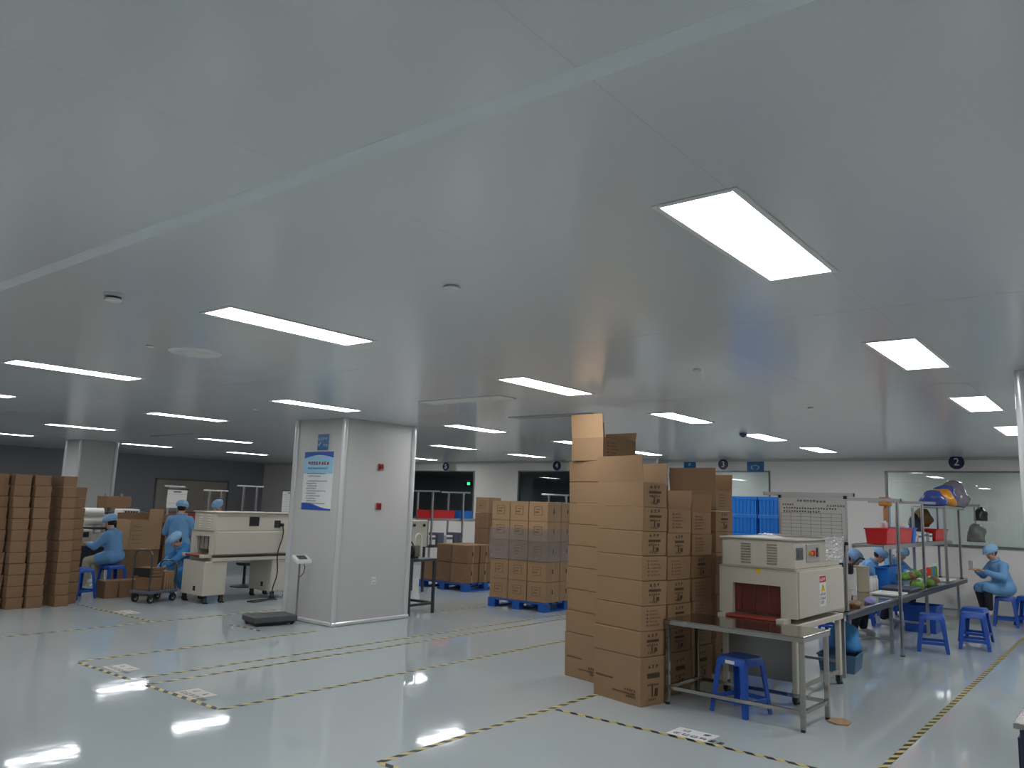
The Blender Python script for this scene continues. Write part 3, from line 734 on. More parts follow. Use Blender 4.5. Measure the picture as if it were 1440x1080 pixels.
# ---------------------------------------------------------------- shrink machines
def shrink_machine(name, label, loc, rz, L, W, zt, zm, zh, pedestal):
    t = thing(name, label, 'machine', loc, rz)
    o0, o1 = W*.2, W*.82                       # curtain opening
    b = MB()                                   # tunnel body with a real opening at the front
    b.box(0, L, 0, o0, zt, zm).box(0, L, o1, W, zt, zm).box(0, L, o0, o1, zt+.30, zm).box(0, L, o0, o1, zt-.04, zt)
    body = b.build('tunnel_body', m_cream, t)
    rbox(.03, L-.02, -.018, 0, zt+.01, zm-.02).build('side_panel', m_cream, t, .005)
    rbox(-.012, 0, .02, W-.02, zm-.012, zm-.004).build('front_seam', m_cream_d, t)
    n = 7
    for k in range(n):                          # curtain strips
        y0 = o0+(o1-o0)*k/n; y1 = o0+(o1-o0)*(k+1)/n-.004
        rbox(.05+.012*(k % 2), .056+.012*(k % 2), y0, y1, zt+(.015 if pedestal == 0 else .08), zt+.30).build('curtain_strip', m_redcur if pedestal == 0 else m_cream_d, t)
    h = rbox(.02, L-.03, .02, W-.02, zm, zh).build('hood', m_cream, t, .008)
    rbox(-.005, L, -.01, W+.0, zh, zh+.018).build('hood_lid', m_cream, t, .006)
    for c in (.66, .30) if pedestal == 0 else (.7, .3):
        for k in range(8 if pedestal == 0 else 6):
            z = zm+.05+(zh-zm-.09)*k/(7 if pedestal == 0 else 5); y = .02+(W-.04)*c
            MB().add([(.02, y-.05, z), (.02, y+.05, z), (.008, y+.05, z-.008), (.008, y-.05, z-.008), (.02, y-.05, z-.014), (.02, y+.05, z-.014)], [(0, 1, 2, 3), (3, 2, 5, 4), (0, 3, 4), (1, 5, 2)]).build('louver', m_cream_d if pedestal == 0 else m_whitep, h)
    # conveyor nose
    rbox(-.17, .02, o0-.09, o0-.01, zt-.05, zt+.005).build('conveyor_cheek', m_cream, t, .006)
    rbox(-.17, .02, o1+.01, o1+.09, zt-.05, zt+.005).build('conveyor_cheek', m_cream, t, .006)
    rbox(-.13, .05, o0, o1, zt-.03, zt+.002).build('conveyor_belt', m_redcur, t)
    for x in (-.14, -.09, -.04): MB().tube((x, o0-.01, zt-.012), (x, o1+.01, zt-.012), .018, n=12).build('roller', mat('belt_roller', (150, 62, 44), .4), t, smooth=True)
    # underframe
    rbox(0, L, .0, W, zt-.11, zt-.05).build('base_frame', m_cream, t, .006)
    if pedestal == 0:
        for x in (.02, L-.09):
            for y in (.02, W-.07): rbox(x, x+.07, y, y+.05, .1, zt-.11).build('leg', m_cream, t, .005)
        rbox(.06, .07, .07, W-.07, .2, zt-.11).build('lower_front_panel', mat('galvanised_panel', (150, 150, 146), .3, metal=.6, vary=.1, vscale=4), t)
        rbox(.09, L-.09, .035, .05, .12, .16).build('lower_rail', m_cream_d, t)
    else:
        for x0, x1 in ((-.12, .3), (L-.42, L-.02)): 
            pd = rbox(x0, x1, .02, W-.02, .13, zt-.11).build('pedestal', m_cream, t, .012)
            rbox(x0-.001, x0+.0, W*.35, W*.45, .2, .28).build('switch_plate', m_black, pd)
    xs_ = (.055, L-.055) if pedestal == 0 else (-.06, .24, L-.36, L-.08)
    for x in xs_:
        for y in (.05, W-.05):
            c_ = thing_part('caster', t, (x, y, 0))
            MB().tube((x, y-.012, .045), (x, y+.012, .045), .045, n=16).build('wheel', m_rubber, c_, smooth=True)
            MB().tube((x+.05, y, .0), (x+.05, y, .022), .03, .022, n=12).build('foot', m_black, c_)
    return t
def thing_part(name, parent, at):
    x, y, _ = at
    return MB().box(x-.03, x+.03, y-.025, y-.016, .03, .12).box(x-.03, x+.03, y+.016, y+.025, .03, .12).box(x-.03, x+.03, y-.025, y+.025, .1, .13).build(name, m_steel_d, parent)
t = shrink_machine('shrink_machine', 'cream shrink tunnel machine with red curtain and warning label at the right', (7.95, 2.70, 0), R(-1), 1.42, .80, .80, 1.27, 1.545, 0)
# control items on the aisle side of the hood
h = [c for c in t.children if c.name.startswith('hood') and not c.name.startswith('hood_lid')][0]
rbox(.05, .24, .012, .02, 1.36, 1.48).build('display_frame', m_greyb, h, .003); rbox(.08, .21, .009, .012, 1.38, 1.46).build('display', m_led, h)
rc = rbox(.33, .72, .010, .02, 1.33, 1.51).build('control_plate', mat('control_grey', (168, 166, 158), .4), t, .003)
for x, m_, r_ in ((.40, m_orange, .022), (.49, m_red, .03), (.63, m_black, .02)):
    if m_ is m_black: rbox(x-.02, x+.02, .0, .010, 1.38, 1.47).build('rocker_switch', m_black, rc)
    else: MB().tube((x, .01, 1.42), (x, -.025, 1.42), r_, r_*.85, 16).build('push_button', m_, rc, smooth=True)
rbox(-.0015, 0, .36, .41, 1.21, 1.255).build('yellow_sticker', m_yellow, t)
wl = rbox(.60, .80, -.0195, -.018, .88, 1.19).build('warning_label', m_white, t)
rbox(.605, .795, -.0205, -.0195, 1.12, 1.185).build('red_header', m_redtxt, wl)
g = MB(); glyphs(g, (.62, -.0212, 1.135), (1, 0, 0), (0, 0, 1), 4, .032, .2, 3, .16); g.build('header_text', m_white, wl)
MB().prism([(.63, 1.03), (.77, 1.03), (.70, 1.11)], -.0205, -.0195, 'y').build('warning_triangle', m_yellow, wl)
g = MB(); g.quad((.69, -.0212, 1.09), (.71, -.0212, 1.09), (.705, -.0212, 1.045), (.695, -.0212, 1.045)); g.build('warning_mark', m_black, wl)
g = MB()
for k in range(3): glyphs(g, (.62, -.0205, .985-.04*k), (1, 0, 0), (0, 0, 1), 4 - (k == 2), .032, .25, 70+k, .16)
g.build('label_text', m_black, wl)
# clear plastic sheet on the hood
n = 9; vs_ = [(.75+.62*i/(n-1), -.03+.75*j/(n-1), 1.572+.028*abs(mnoise.noise(Vector((i*.5, j*.6, 1.3))))) for j in range(n) for i in range(n)]
ff = [(j*n+i, j*n+i+1, (j+1)*n+i+1, (j+1)*n+i) for j in range(n-1) for i in range(n-1)]
drop = [(.75+.62*i/(n-1), -.036-.02*abs(mnoise.noise(Vector((i*.8, j*1.1, 4)))), 1.585-.05*j) for j in range(6) for i in range(n)]
o_ = len(vs_); vs_ += drop; ff += [(o_+j*n+i, o_+j*n+i+1, o_+(j+1)*n+i+1, o_+(j+1)*n+i) for j in range(5) for i in range(n-1)]
o = MB().add(vs_, ff).build('plastic_sheet', m_bagclear, None, smooth=True, loc=(7.95, 2.70, 0), rz=R(-1)); tag(o, 'crumpled clear plastic sheet on top of the right shrink machine', 'plastic sheet')

t = shrink_machine('shrink_machine', 'cream shrink tunnel machine with hanging power cable left of the pillar', (7.60, 12.33, 0), R(0), 1.62, .72, .80, 1.2, 1.5, 1)
h = [c for c in t.children if c.name.startswith('hood') and not c.name.startswith('hood_lid')][0]
rbox(.66, .86, .012, .02, 1.28, 1.44).build('vent_fan', m_black, h, .003)
rbox(1.18, 1.31, .010, .02, 1.25, 1.38).build('socket_box', m_led, h, .003); MB().tube((1.33, .02, 1.3), (1.33, -.03, 1.3), .03, n=10).build('plug', m_black, h)
cab = [(1.33, -.03, 1.3)] + [(1.33-.02*k+.03*math.sin(k*1.1), -.04-.012*k, 1.3-.118*k) for k in range(1, 11)] + [(1.0-.12*k, -.2-.05*k, .02) for k in range(4)] + [(.6, -.2, .02), (.9, -.12, .02), (1.2, -.2, .02)]
MB().path(cab, .011).build('power_cable', m_black, t, smooth=True)
rbox(1.60, 1.67, .05, .45, .9, 1.18).build('rear_vent', m_black, t, .004); rbox(1.60, 1.67, .05, .45, 1.22, 1.46).build('rear_vent', m_black, t, .004)

# ---------------------------------------------------------------- floor scale
t = thing('floor_scale', 'grey platform floor scale with white display head beside pillar', 'scale', (6.78, 9.80, 0), R(-10))
rbox(0, .64, 0, .46, .05, .13).build('platform', mat('scale_platform', (96, 96, 98), .45, metal=.5, vary=.15, vscale=5), t, .01)
rbox(.03, .61, .03, .43, .02, .05).build('base_frame', m_black, t)
for q in ((.06, .06), (.58, .06), (.06, .4), (.58, .4)): MB().tube((q[0], q[1], 0), (q[0], q[1], .03), .025, n=12).build('foot', m_black, t)
MB().tube((.62, .02, .06), (.62, .02, .86), .014, n=12).build('pole', m_steel, t, smooth=True)
hd = MB().add([(.5, -.12, .86), (.74, -.12, .86), (.74, .06, .92), (.5, .06, .92), (.5, -.12, .91), (.74, -.12, .91), (.74, .06, .98), (.5, .06, .98)], CUBE).build('display_head', m_whitep, t, .008)
MB().add([(.55, -.09, .9235), (.69, -.09, .9235), (.69, .03, .9700), (.55, .03, .9700)], [(0, 1, 2, 3)]).build('screen', m_led, hd)
MB().path([(.66, .0, .88), (.70, .01, .80), (.69, .02, .72), (.635, .02, .66)], .006).build('cable', m_black, hd)

# ---------------------------------------------------------------- pump table right of the pillar
t = thing('steel_table', 'small dark steel table with a pump behind the pillar', 'table', (9.22, 9.28, 0), R(3))
rbox(-.01, .64, -.01, .6, .84, .88).build('tabletop', m_steel_d, t, .003)
for x in (0, .59):
    for y in (0, .55): rbox(x, x+.04, y, y+.04, .0, .84).build('leg', m_steel_d, t)
for q in ((.04, .59, .005, .035), (.04, .59, .555, .585), (.005, .035, .04, .55), (.595, .625, .04, .55)): rbox(*q, .14, .18).build('lower_rail', m_steel_d, t)
t = thing('vacuum_pump', 'dark motor pump with pale hose on the small steel table', 'pump', (9.28, 9.42, .88), R(10))
MB().tube((.0, .1, .1), (.24, .1, .1), .085, n=18).build('motor', m_steel_d, t, smooth=True)
g = MB()
for k in range(6): g.tube((.03+.035*k, .1, .1), (.045+.035*k, .1, .1), .094, n=18)
g.build('cooling_fins', m_rubber, t, smooth=True)
rbox(.0, .34, .02, .18, 0, .02).build('base_plate', m_black, t); rbox(.25, .4, .03, .17, .02, .2).build('pump_block', mat('pump_green', (96, 98, 84), .5), t, .01)
MB().path([(.06, .1, .19), (.08, .1, .24), (.24, .1, .26), (.30, .1, .2)], .012).build('handle', m_black, t)
MB().path([(.33, .1, .2), (.33, .1, .26)]+[(.43-.1*math.cos(a), .1, .28+.11*math.sin(a)) for a in [i*math.pi/10 for i in range(1, 10)]] + [(.53, .1, .2), (.53, .1, .08), (.53, .1, .012)], .014).build('hose', m_whitep, t, smooth=True)

# ---------------------------------------------------------------- wheeled cart
t = thing('platform_cart', 'dark wheeled platform cart with looped handles near the crouching worker', 'cart', (6.85, 12.86, 0), R(16))
rbox(0, .60, 0, .46, .15, .2).build('deck', m_greyb, t, .012)
for x, y in ((.06, .06), (.53, .06), (.06, .40), (.53, .40)):
    wq = MB().box(x-.03, x+.03, y-.03, y+.03, .12, .15).box(x-.01, x+.03, y-.025, y-.018, .06, .13).box(x-.01, x+.03, y+.018, y+.025, .06, .13).build('caster_fork', m_steel_d, t)
    MB().tube((x+.02, y-.016, .065), (x+.02, y+.016, .065), .065, n=18).build('wheel', m_rubber, wq, smooth=True); MB().tube((x+.02, y-.018, .065), (x+.02, y+.018, .065), .035, n=14).build('hub', m_alu, wq)
for x, hgt in ((.02, .86), (.58, .66)):
    MB().path([(x, .04, .2), (x, .04, hgt-.08), (x, .08, hgt-.02), (x, .14, hgt), (x, .32, hgt), (x, .38, hgt-.02), (x, .42, hgt-.08), (x, .42, .2)], .013).build('handle', m_steel_d, t, smooth=True)
rbox(.012, .024, .05, .41, .44, .56).build('end_panel', m_steel_d, t)
cp = off(6.85, 12.86, .05, .06, R(16)); carton((cp[0], cp[1], .2), R(16), .24, .33, .22, 'brown carton lying on the left half of the cart', 'cartons on the cart', 0, m_card3)
for k in range(4):
    cp = off(6.85, 12.86, .34+.055*k, .06, R(16)); carton((cp[0], cp[1], .2), R(16), .04, .33, .3, '%s folded carton standing on the right half of the cart' % NTH[k], 'folded cartons on the cart', 0, m_card)
for k in range(3):
    cp = off(6.85, 12.86, .06+.01*k, .05, R(16)); carton((cp[0], cp[1], .424+.05*k), R(16+3*k), .24, .32, .048, '%s flat carton lying on top of the cart load' % ['lowest', 'middle', 'upper'][k].capitalize(), 'flat cartons on the cart', 0, m_card3)

# ---------------------------------------------------------------- right workbench line with aluminium T-frames
BX0, BX1, BY0, BY1, BZ = 9.48, 17.15, 2.66, 3.36, .75
WB = t = thing('workbench', 'long steel-topped workbench line with aluminium frames behind the shrink machine', 'workbench', (0, 0, 0))
nS = 4
for k in range(nS):
    a = BX0+(BX1-BX0)*k/nS; b = BX0+(BX1-BX0)*(k+1)/nS-.004
    rbox(a, b, BY0, BY1, BZ-.03, BZ).build('worktop', m_steel, t, .003); rbox(a, b, BY0, BY0+.012, BZ-.09, BZ-.03).build('apron', m_steel_d, t)
for x in (9.7, 11.9, 14.2, 16.9):
    rbox(x-.02, x+.02, BY1-.06, BY1-.02, 0, BZ-.03).build('leg', m_alu, t); rbox(x-.015, x+.015, BY0+.14, BY1-.06, .16, .19).build('cross_rail', m_alu, t)
    rbox(x-.02, x+.02, BY0+.10, BY0+.14, 0, BZ-.03).build('leg', m_alu, t)
def t_frame(f, x, yn, yf, y0, y1, z0=0.0, ztop=2.05):
    for y in (yn, yf):
        u = rbox(x-.02, x+.02, y-.02, y+.02, z0, ztop-.02).build('upright', m_alu, f, .003)
        rbox(x-.022, x+.022, y-.004, y+.004, max(z0, .1), ztop-.03).build('groove', m_steel_d, u)
        MB().tube((x, y, z0), (x, y, z0+.012), .03, n=12).build('foot', m_black, u)
    c_ = rbox(x-.02, x+.02, y0, y1, ztop-.02, ztop+.02).build('crossbar', m_alu, f, .003)
    rbox(x-.021, x+.021, y0-.006, y0, ztop-.021, ztop+.021).build('end_cap', m_black, c_); rbox(x-.021, x+.021, y1, y1+.006, ztop-.021, ztop+.021).build('end_cap', m_black, c_)
t_frame(WB, 9.52, 2.68, 3.3, 2.57, 3.6, BZ, 2.045)
t_frame(WB, 11.79, 2.63, 3.3, 2.58, 3.68, 0, 2.045)
t_frame(WB, 14.1, 2.78, 3.27, 2.57, 3.57, BZ, 2.055)
t_frame(WB, 16.8, 2.70, 3.05, 2.36, 3.1, BZ, 2.075)
# whiteboard hung on the first frame
t = thing('whiteboard', 'whiteboard with handwritten grid table behind the shrink machine', 'whiteboard', (9.49, 0, 0))
y0, y1, z0, z1 = 2.655, 3.40, 1.50, 2.015
rbox(-.012, 0, y0, y1, z0, z1).build('board', mat('whiteboard_white', (206, 204, 198), .25), t)
fr = MB().box(-.018, .004, y0-.015, y0, z0-.015, z1+.015).box(-.018, .004, y1, y1+.015, z0-.015, z1+.015).box(-.018, .004, y0, y1, z0-.015, z0).box(-.018, .004, y0, y1, z1, z1+.015); fr.build('frame', m_alu, t)
g = MB()
for (y, z) in ((y0, z0), (y1, z0), (y0, z1), (y1, z1)): g.box(-.02, .006, y-.018, y+.018, z-.018, z+.018)
g.build('corner_caps', m_black, t)
g = MB()
for k in range(8): zz = z0+.03+.042*k; g.box(-.0128, -.012, y0+.03, y1-.02, zz, zz+.0035)
for k in range(7): yy = y0+.04+.115*k; g.box(-.0128, -.012, yy, yy+.0035, z0+.03, z0+.33)
g.build('ruled_lines', m_text, t)
g = MB(); glyphs(g, (-.0132, y1-.2, z1-.065), (0, -1, 0), (0, 0, 1), 9, .03, .25, 81, .16); glyphs(g, (-.0132, y1-.03, z1-.105), (0, -1, 0), (0, 0, 1), 5, .022, .25, 82, .18); glyphs(g, (-.0132, y0+.2, z1-.11), (0, -1, 0), (0, 0, 1), 7, .024, .2, 83, .16)
for k in range(2): glyphs(g, (-.0132, y1-.04, z1-.145-.038*k), (0, -1, 0), (0, 0, 1), 20-6*k, .022, .4, 90+k, .2)
g.build('handwriting', m_black, t)
# long shelf over the bench
t = WB
rbox(11.82, 16.78, 2.84, 3.22, 1.40, 1.42).build('shelf_board', mat('shelf_grey', (140, 142, 142), .4), t); rbox(11.82, 16.78, 2.82, 2.84, 1.37, 1.43).build('front_rail', m_alu, t); rbox(11.82, 16.78, 3.22, 3.24, 1.37, 1.43).build('rear_rail', m_alu, t)
t = WB
rbox(14.9, 16.78, 2.6, 3.1, 2.0, 2.02).build('shelf_board', m_alu, t); rbox(14.9, 16.78, 2.58, 2.6, 1.98, 2.03).build('front_rail', m_alu, t)
rbox(14.88, 14.92, 2.58, 2.62, BZ, 1.98).build('upright', m_alu, t); rbox(14.88, 14.92, 3.06, 3.1, BZ, 1.98).build('upright', m_alu, t)
def bin_(x, y, z, rz, lx, ly, h_, mt, label, grp='bins on the shelves'):
    t = thing('storage_bin', label, 'bin', (x, y, z), rz, grp); tk = .006; f = .02
    b = MB()
    def ring(o_, z_): return [(-o_, -o_, z_), (lx+o_, -o_, z_), (lx+o_, ly+o_, z_), (-o_, ly+o_, z_)]
    rs = [ring(0, 0), ring(f, h_), ring(f-tk, h_), ring(-tk, tk)]
    vs_ = [p for r_ in rs for p in r_]; fs_ = [(3, 2, 1, 0), (12, 13, 14, 15)]
    for j in range(3):
        for i in range(4): fs_.append((j*4+i, j*4+(i+1) % 4, (j+1)*4+(i+1) % 4, (j+1)*4+i))
    b.add(vs_, fs_).build('tub', mt, t)
    r_ = MB(); o_ = f+.012
    for q in ((-o_, lx+o_, -o_, -f), (-o_, lx+o_, ly+f, ly+o_), (-o_, -f, -f, ly+f), (lx+f, lx+o_, -f, ly+f)): r_.box(*q, h_-.02, h_)
    r_.build('rim', mt, t, .003)
    return t
bin_(12.15, 2.86, 1.43, 0, 1.5, .26, .22, m_red, 'long red plastic bin on the shelf, nearest the whiteboard')
bin_(13.78, 2.86, 1.43, 0, .16, .32, .23, m_bluecr, 'narrow blue bin on the shelf at end of red bin')
bin_(15.5, 2.86, 1.43, 0, 1.0, .32, .2, m_red, 'second red plastic bin on the shelf, nearer the woman')
def small_box(x, y, z, a, b, h_, mt, label, cat='box'):
    t = thing('product_box', label, cat, (x, y, z), rnd.uniform(-.1, .1), 'small boxes on the bench shelf')
    rbox(0, a, 0, b, 0, h_).build('body', mt, t, .004); rbox(.002, a-.002, -.001, 0, h_*.55, h_*.8).build('label_band', m_greyb, t)
for k, (x, h_, mt, lb) in enumerate(((14.02, .18, m_white, 'white product box on shelf right of the blue bin'), (14.28, .13, m_white, 'low white product box on the shelf below green packs'), (14.55, .16, m_whitep, 'cream product box on shelf between jars'),
                                 (14.82, .15, mat('grey_card', (150, 146, 138), .6), 'grey product box on shelf before second red bin'), (15.1, .13, m_white, 'white product box on shelf left of second red bin'))):
    small_box(x, 2.88, 1.43, .2, .2, h_, mt, lb)
def jar(x, y, z, r_, h_, mt, capm, label, cat='jar', grp='jars and bottles'):
    t = thing('jar', label, cat, (x, y, z), 0, grp)
    MB().lathe([(r_*.9, 0), (r_, .01), (r_, h_*.72), (r_*.6, h_*.82)], n=14).build('body', mt, t, smooth=True); MB().lathe([(r_*.62, h_*.82), (r_*.62, h_), (r_*.5, h_)], n=14).build('cap', capm, t, smooth=True)
jar(12.42, 2.95, 1.66, .05, .1, m_whitep, m_white, 'white bottle in the first red bin, at its left end')
jar(13.4, 2.9, 1.66, .07, .05, m_whitep, m_white, 'white lid in the first red bin, at its right end')
def lump(name, c, s, seed, mt, label, cat, grp=None, rough=.35, sub=3):
    bm = bmesh.new(); bmesh.ops.create_icosphere(bm, subdivisions=sub, radius=1)
    for v in bm.verts:
        k = 1+rough*mnoise.noise(v.co*1.7+Vector((seed*3.1, seed, 0)))
        z = v.co.z*k*s[2]
        v.co = Vector((v.co.x*k*s[0], v.co.y*k*s[1], max(z, -s[2]*.55)))
    me = bpy.data.meshes.new(name); bm.to_mesh(me); bm.free(); me.materials.append(mt)
    me.polygons.foreach_set('use_smooth', [True]*len(me.polygons))
    o = put(name, me, None, (c[0], c[1], c[2]+s[2]*.55))
    return tag(o, label, cat, grp)
lump('product_bag', (15.1, 2.8, 2.02), (.2, .2, .17), 1, m_bagblue, 'blue stuffed bag at the left on the upper shelf', 'bag', 'bags on the upper shelf')
lump('product_bag', (15.6, 2.76, 2.02), (.26, .2, .2), 2, m_orange, 'orange stuffed bag on the upper shelf', 'bag', 'bags on the upper shelf')
lump('product_bag', (16.08, 2.8, 2.02), (.19, .22, .24), 3, m_bagblue, 'blue bag right of the orange bag on the upper shelf', 'bag', 'bags on the upper shelf')
lump('product_bag', (16.6, 2.74, 2.02), (.26, .24, .3), 4, m_baggrey, 'tall clear bag of mixed packs on the upper shelf', 'bag', 'bags on the upper shelf')
lump('product_bag', (15.3, 3.12, 1.43), (.22, .12, .28), 5, mat('dark_pack', (44, 46, 60), .35, vary=.3), 'dark stuffed bag behind the frame under the upper shelf', 'bag', 'bags below the upper shelf')
lump('product_bag', (15.95, 3.15, 1.66), (.24, .16, .2), 6, mat('dark_gold_pack', (120, 100, 50), .35, vary=.5, vscale=9), 'gold and brown bag above the second red bin', 'bag', 'bags below the upper shelf')
lump('product_bag', (16.72, 2.42, 1.42), (.17, .15, .21), 7, mat('grey_green_bag', (106, 112, 106), .25, vary=.3, vscale=10), 'grey clear bag hanging at the shelf end by the woman', 'bag', 'bags below the upper shelf')
lump('product_bag', (16.95, 2.36, 1.80), (.13, .11, .15), 8, mat('black_bag', (40, 40, 44), .3), 'black bag hanging at the shelf end above the grey bag', 'bag', 'bags below the upper shelf')
for (bx_, by_, bz_) in ((16.72, 2.42, 1.66), (16.95, 2.36, 1.96)):
    src = [o for o in bpy.data.objects if o.name.startswith('product_bag') and abs(o.location.x-bx_) < .01 and abs(o.location.y-by_) < .01][0]
    MB().path([(0, 0, bz_-src.location.z-.05), (.01, .0, bz_-src.location.z+.04), (16.8-bx_, .02, 2.05-src.location.z)], .012, 6).build('strap', m_baggrey, src)
t = thing('pole_lamp', 'orange-brown pole lamp standing behind the first red bin', 'lamp', (13.55, 3.19, 1.42))
MB().lathe([(.05, 0), (.05, .02), (.02, .03), (.035, .06), (.035, .52), (.02, .56)], n=14).build('post', mat('pole_orange', (176, 120, 72), .5), t, smooth=True)
rbox(-.11, .11, -.08, .08, .56, .70).build('head', mat('pole_orange2', (196, 134, 56), .5), t, .02)
# packs, trays and tools on the bench
for k in range(16):
    x = 13.5+1.75*(k % 8)/8+rnd.uniform(-.06, .06); y = 2.82+.16*(k//8)+rnd.uniform(-.05, .05)
    mt = [m_green, m_green, m_brown, m_whitep][k % 4]
    lump('product_pack', (x, y, BZ+.01+(.10 if k >= 8 else 0)), (.105, .075, .075), 20+k, mt, '%s pack in the heap on the bench, %s of the %s row' % (['Green', 'Leafy green', 'Brown', 'White'][k % 4], NTH[k % 8] if k % 8 < 7 else 'last', 'front' if k < 8 else 'rear'), 'product pack', 'packs heaped on the workbench', .3, 2)
def tray(x, y, z, rz, a, b, h_, mt, label):
    t = bin_(x, y, z, rz, a, b, h_, mt, label, 'trays on the workbench'); t['category'] = 'tray'
tray(9.75, 2.95, BZ, 0, .38, .3, .16, mat('clear_tray', (196, 192, 182), .25), 'pale plastic tray at near end of bench beside machine')
tray(10.3, 3.0, BZ, 0, .55, .35, .16, mat('clear_tray', (196, 192, 182), .25), 'second pale plastic tray along the bench')
tray(11.88, 2.70, BZ, 0, .5, .3, .03, m_whitep, 'flat white tray of small parts on the bench edge')
tray(12.75, 2.72, BZ, 0, .55, .35, .05, m_greyb, 'flat grey tray on the bench before the green packs')
tray(15.45, 2.70, BZ, 0, .6, .2, .03, m_whitep, 'flat white tray on the bench near the woman')
tray(13.3, 3.14, BZ, 0, 1.0, .15, .30, m_bluecr, 'long blue bin at the back of the bench under the shelf')
for k in range(5):
    jar(15.55+.13*k, 3.0, BZ, .04, .28, [m_red, m_green, m_bluecr, m_green, m_green][k], m_whitep, '%s bottle in the row before the woman, %s from the left' % (['Red', 'Green', 'Blue', 'Lime green', 'Dark green'][k], NTH[k]), 'bottle')
for k in range(3): jar(12.55+.16*k, 3.2, BZ, .035, .2, m_whitep, m_whitep, '%s small white pump bottle on the bench left of the packs' % NTH[k].capitalize(), 'bottle')
for k, (x, c_) in enumerate(((11.55, m_whitep), (12.2, mat('beige_card', (190, 176, 150), .6)))):
    o = rbox(-.03, .03, -.1, .1, 0, .36).build('upright_card', c_, None, .004, loc=(x, 3.22, BZ), rz=.2); tag(o, ['white upright card holder on the bench before workers', 'beige upright card holder on the bench beside white bottles'][k], 'card holder')
lump('cloth_bundle', (10.1, 2.75, BZ), (.12, .07, .05), 55, m_brown, 'brown cloth bundle on the near bench edge', 'cloth')
lump('cloth_bundle', (10.7, 2.74, BZ), (.13, .06, .05), 56, mat('lilac_cloth', (140, 136, 186), .7), 'lilac cloth bundle on the near bench edge', 'cloth')
t = thing('sealing_press', 'dark hand press with a lever on the bench before the workers', 'hand press', (11.2, 3.18, BZ), .3)
rbox(-.1, .1, -.1, .1, 0, .04).build('base', m_black, t, .01); rbox(-.04, .04, .02, .1, .04, .42).build('column', m_steel_d, t, .01); rbox(-.06, .06, -.12, .1, .3, .44).build('head', m_black, t, .02); MB().path([(0, -.1, .42), (.0, -.2, .52), (0, -.26, .5)], .014).build('lever', m_black, t)
# crates and tubs under the bench
t = bin_(14.45, 2.72, 0, 0, .5, .45, .42, m_blue, 'blue tub on the floor under the far bench', 'tubs under the bench')
t = bin_(10.0, 2.75, 0, .1, .5, .38, .2, mat('grey_blue_tub', (70, 110, 140), .5), 'grey-blue tub on the floor at the near bench end', 'tubs under the bench')
lump('garment_heap', (10.35, 2.95, .2), (.2, .18, .22), 61, m_gown2, 'blue garment heap on the tub under the near bench', 'clothes')
# blue crates behind the machine
cr_me = None
def crate(x, y, z, label):
    global cr_me
    if cr_me is None:
        b = MB(); L_, W_, H_ = .56, .40, .255
        b.box(0, L_, 0, W_, 0, .015)
        for q in ((0, L_, 0, .02), (0, L_, W_-.02, W_), (0, .02, .02, W_-.02), (L_-.02, L_, .02, W_-.02)): b.box(*q, .015, H_-.004)
        r_ = MB()
        for k in range(9): r_.box(.03+.06*k, .045+.06*k, -.012, 0, .0, H_-.02)
        for k in range(7): r_.box(-.012, 0, .03+.055*k, .045+.055*k, .0, H_-.02)
        l_ = MB()
        for q in ((-.015, L_+.015, -.015, 0), (-.015, L_+.015, W_, W_+.015), (-.015, 0, 0, W_), (L_, L_+.015, 0, W_)): l_.box(*q, H_-.05, H_-.006)
        cr_me = (b.mesh('shell', m_bluecr), r_.mesh('ribs', m_bluecr), l_.mesh('rim', m_bluecr))
    t = thing('plastic_crate', label, 'crate', (x, y, z), R(rnd.uniform(-1, 1)), 'stacked blue crates')
    for n_, me in zip(('shell', 'ribs', 'rim'), cr_me): put(n_, me, t)
for c_ in range(2):
    for k in range(8):
        crate(11.0+.02*c_, 3.84+.45*c_, .255*k, '%s blue crate %s in the %s crate column' % (ORD[k].capitalize() if k < 7 else 'Topmost', 'from the floor' if 0 < k < 7 else '', ['right', 'left'][c_]))
# cabinet at the lower right corner
t = thing('cabinet', 'dark navy cabinet with steel top cut by the lower right corner', 'cabinet', (4.93, -.15, 0))
rbox(0.02, .72, 0, .72, .06, .77).build('body', mat('cabinet_navy', (30, 38, 62), .4), t, .004); rbox(0, .75, -.03, .745, .77, .80).build('steel_top', m_steel, t, .004); rbox(.05, .69, .03, .69, 0, .06).build('plinth', m_black, t)
rbox(.06, .36, .72, .735, .1, .72).build('door', mat('cabinet_navy', (30, 38, 62), .4), t, .003); rbox(.38, .68, .72, .735, .1, .72).build('door', mat('cabinet_navy', (30, 38, 62), .4), t, .003)

# ---------------------------------------------------------------- left film machine bench
t = thing('steel_table', 'dark steel bench under the film roll machine on the left', 'table', (6.75, 15.75, 0))
rbox(0, 1.4, 0, .7, .72, .76).build('tabletop', m_steel_d, t, .003); rbox(.04, .96, .03, .05, .3, .72).build('front_panel', m_steel_d, t)
for x in (.02, 1.34):
    for y in (.02, .64): rbox(x, x+.04, y, y+.04, 0, .72).build('leg', m_steel_d, t)
t = thing('film_machine', 'wrapping machine with two white film rolls behind seated worker', 'machine', (6.85, 15.85, .76))
rbox(0, .32, 0, .3, 0, .3).build('control_box', m_cream, t, .008); rbox(.05, .27, -.004, 0, .16, .26).build('panel', m_led, t)
rbox(.36, .8, .1, .5, 0, .22).build('sealing_bed', m_whitep, t, .01); rbox(.36, .8, .1, .5, .3, .34).build('sealing_arm', m_steel_d, t, .006)
for x in (.1, .78): rbox(x, x+.04, .4, .46, 0, .72).build('stand', m_steel_d, t)
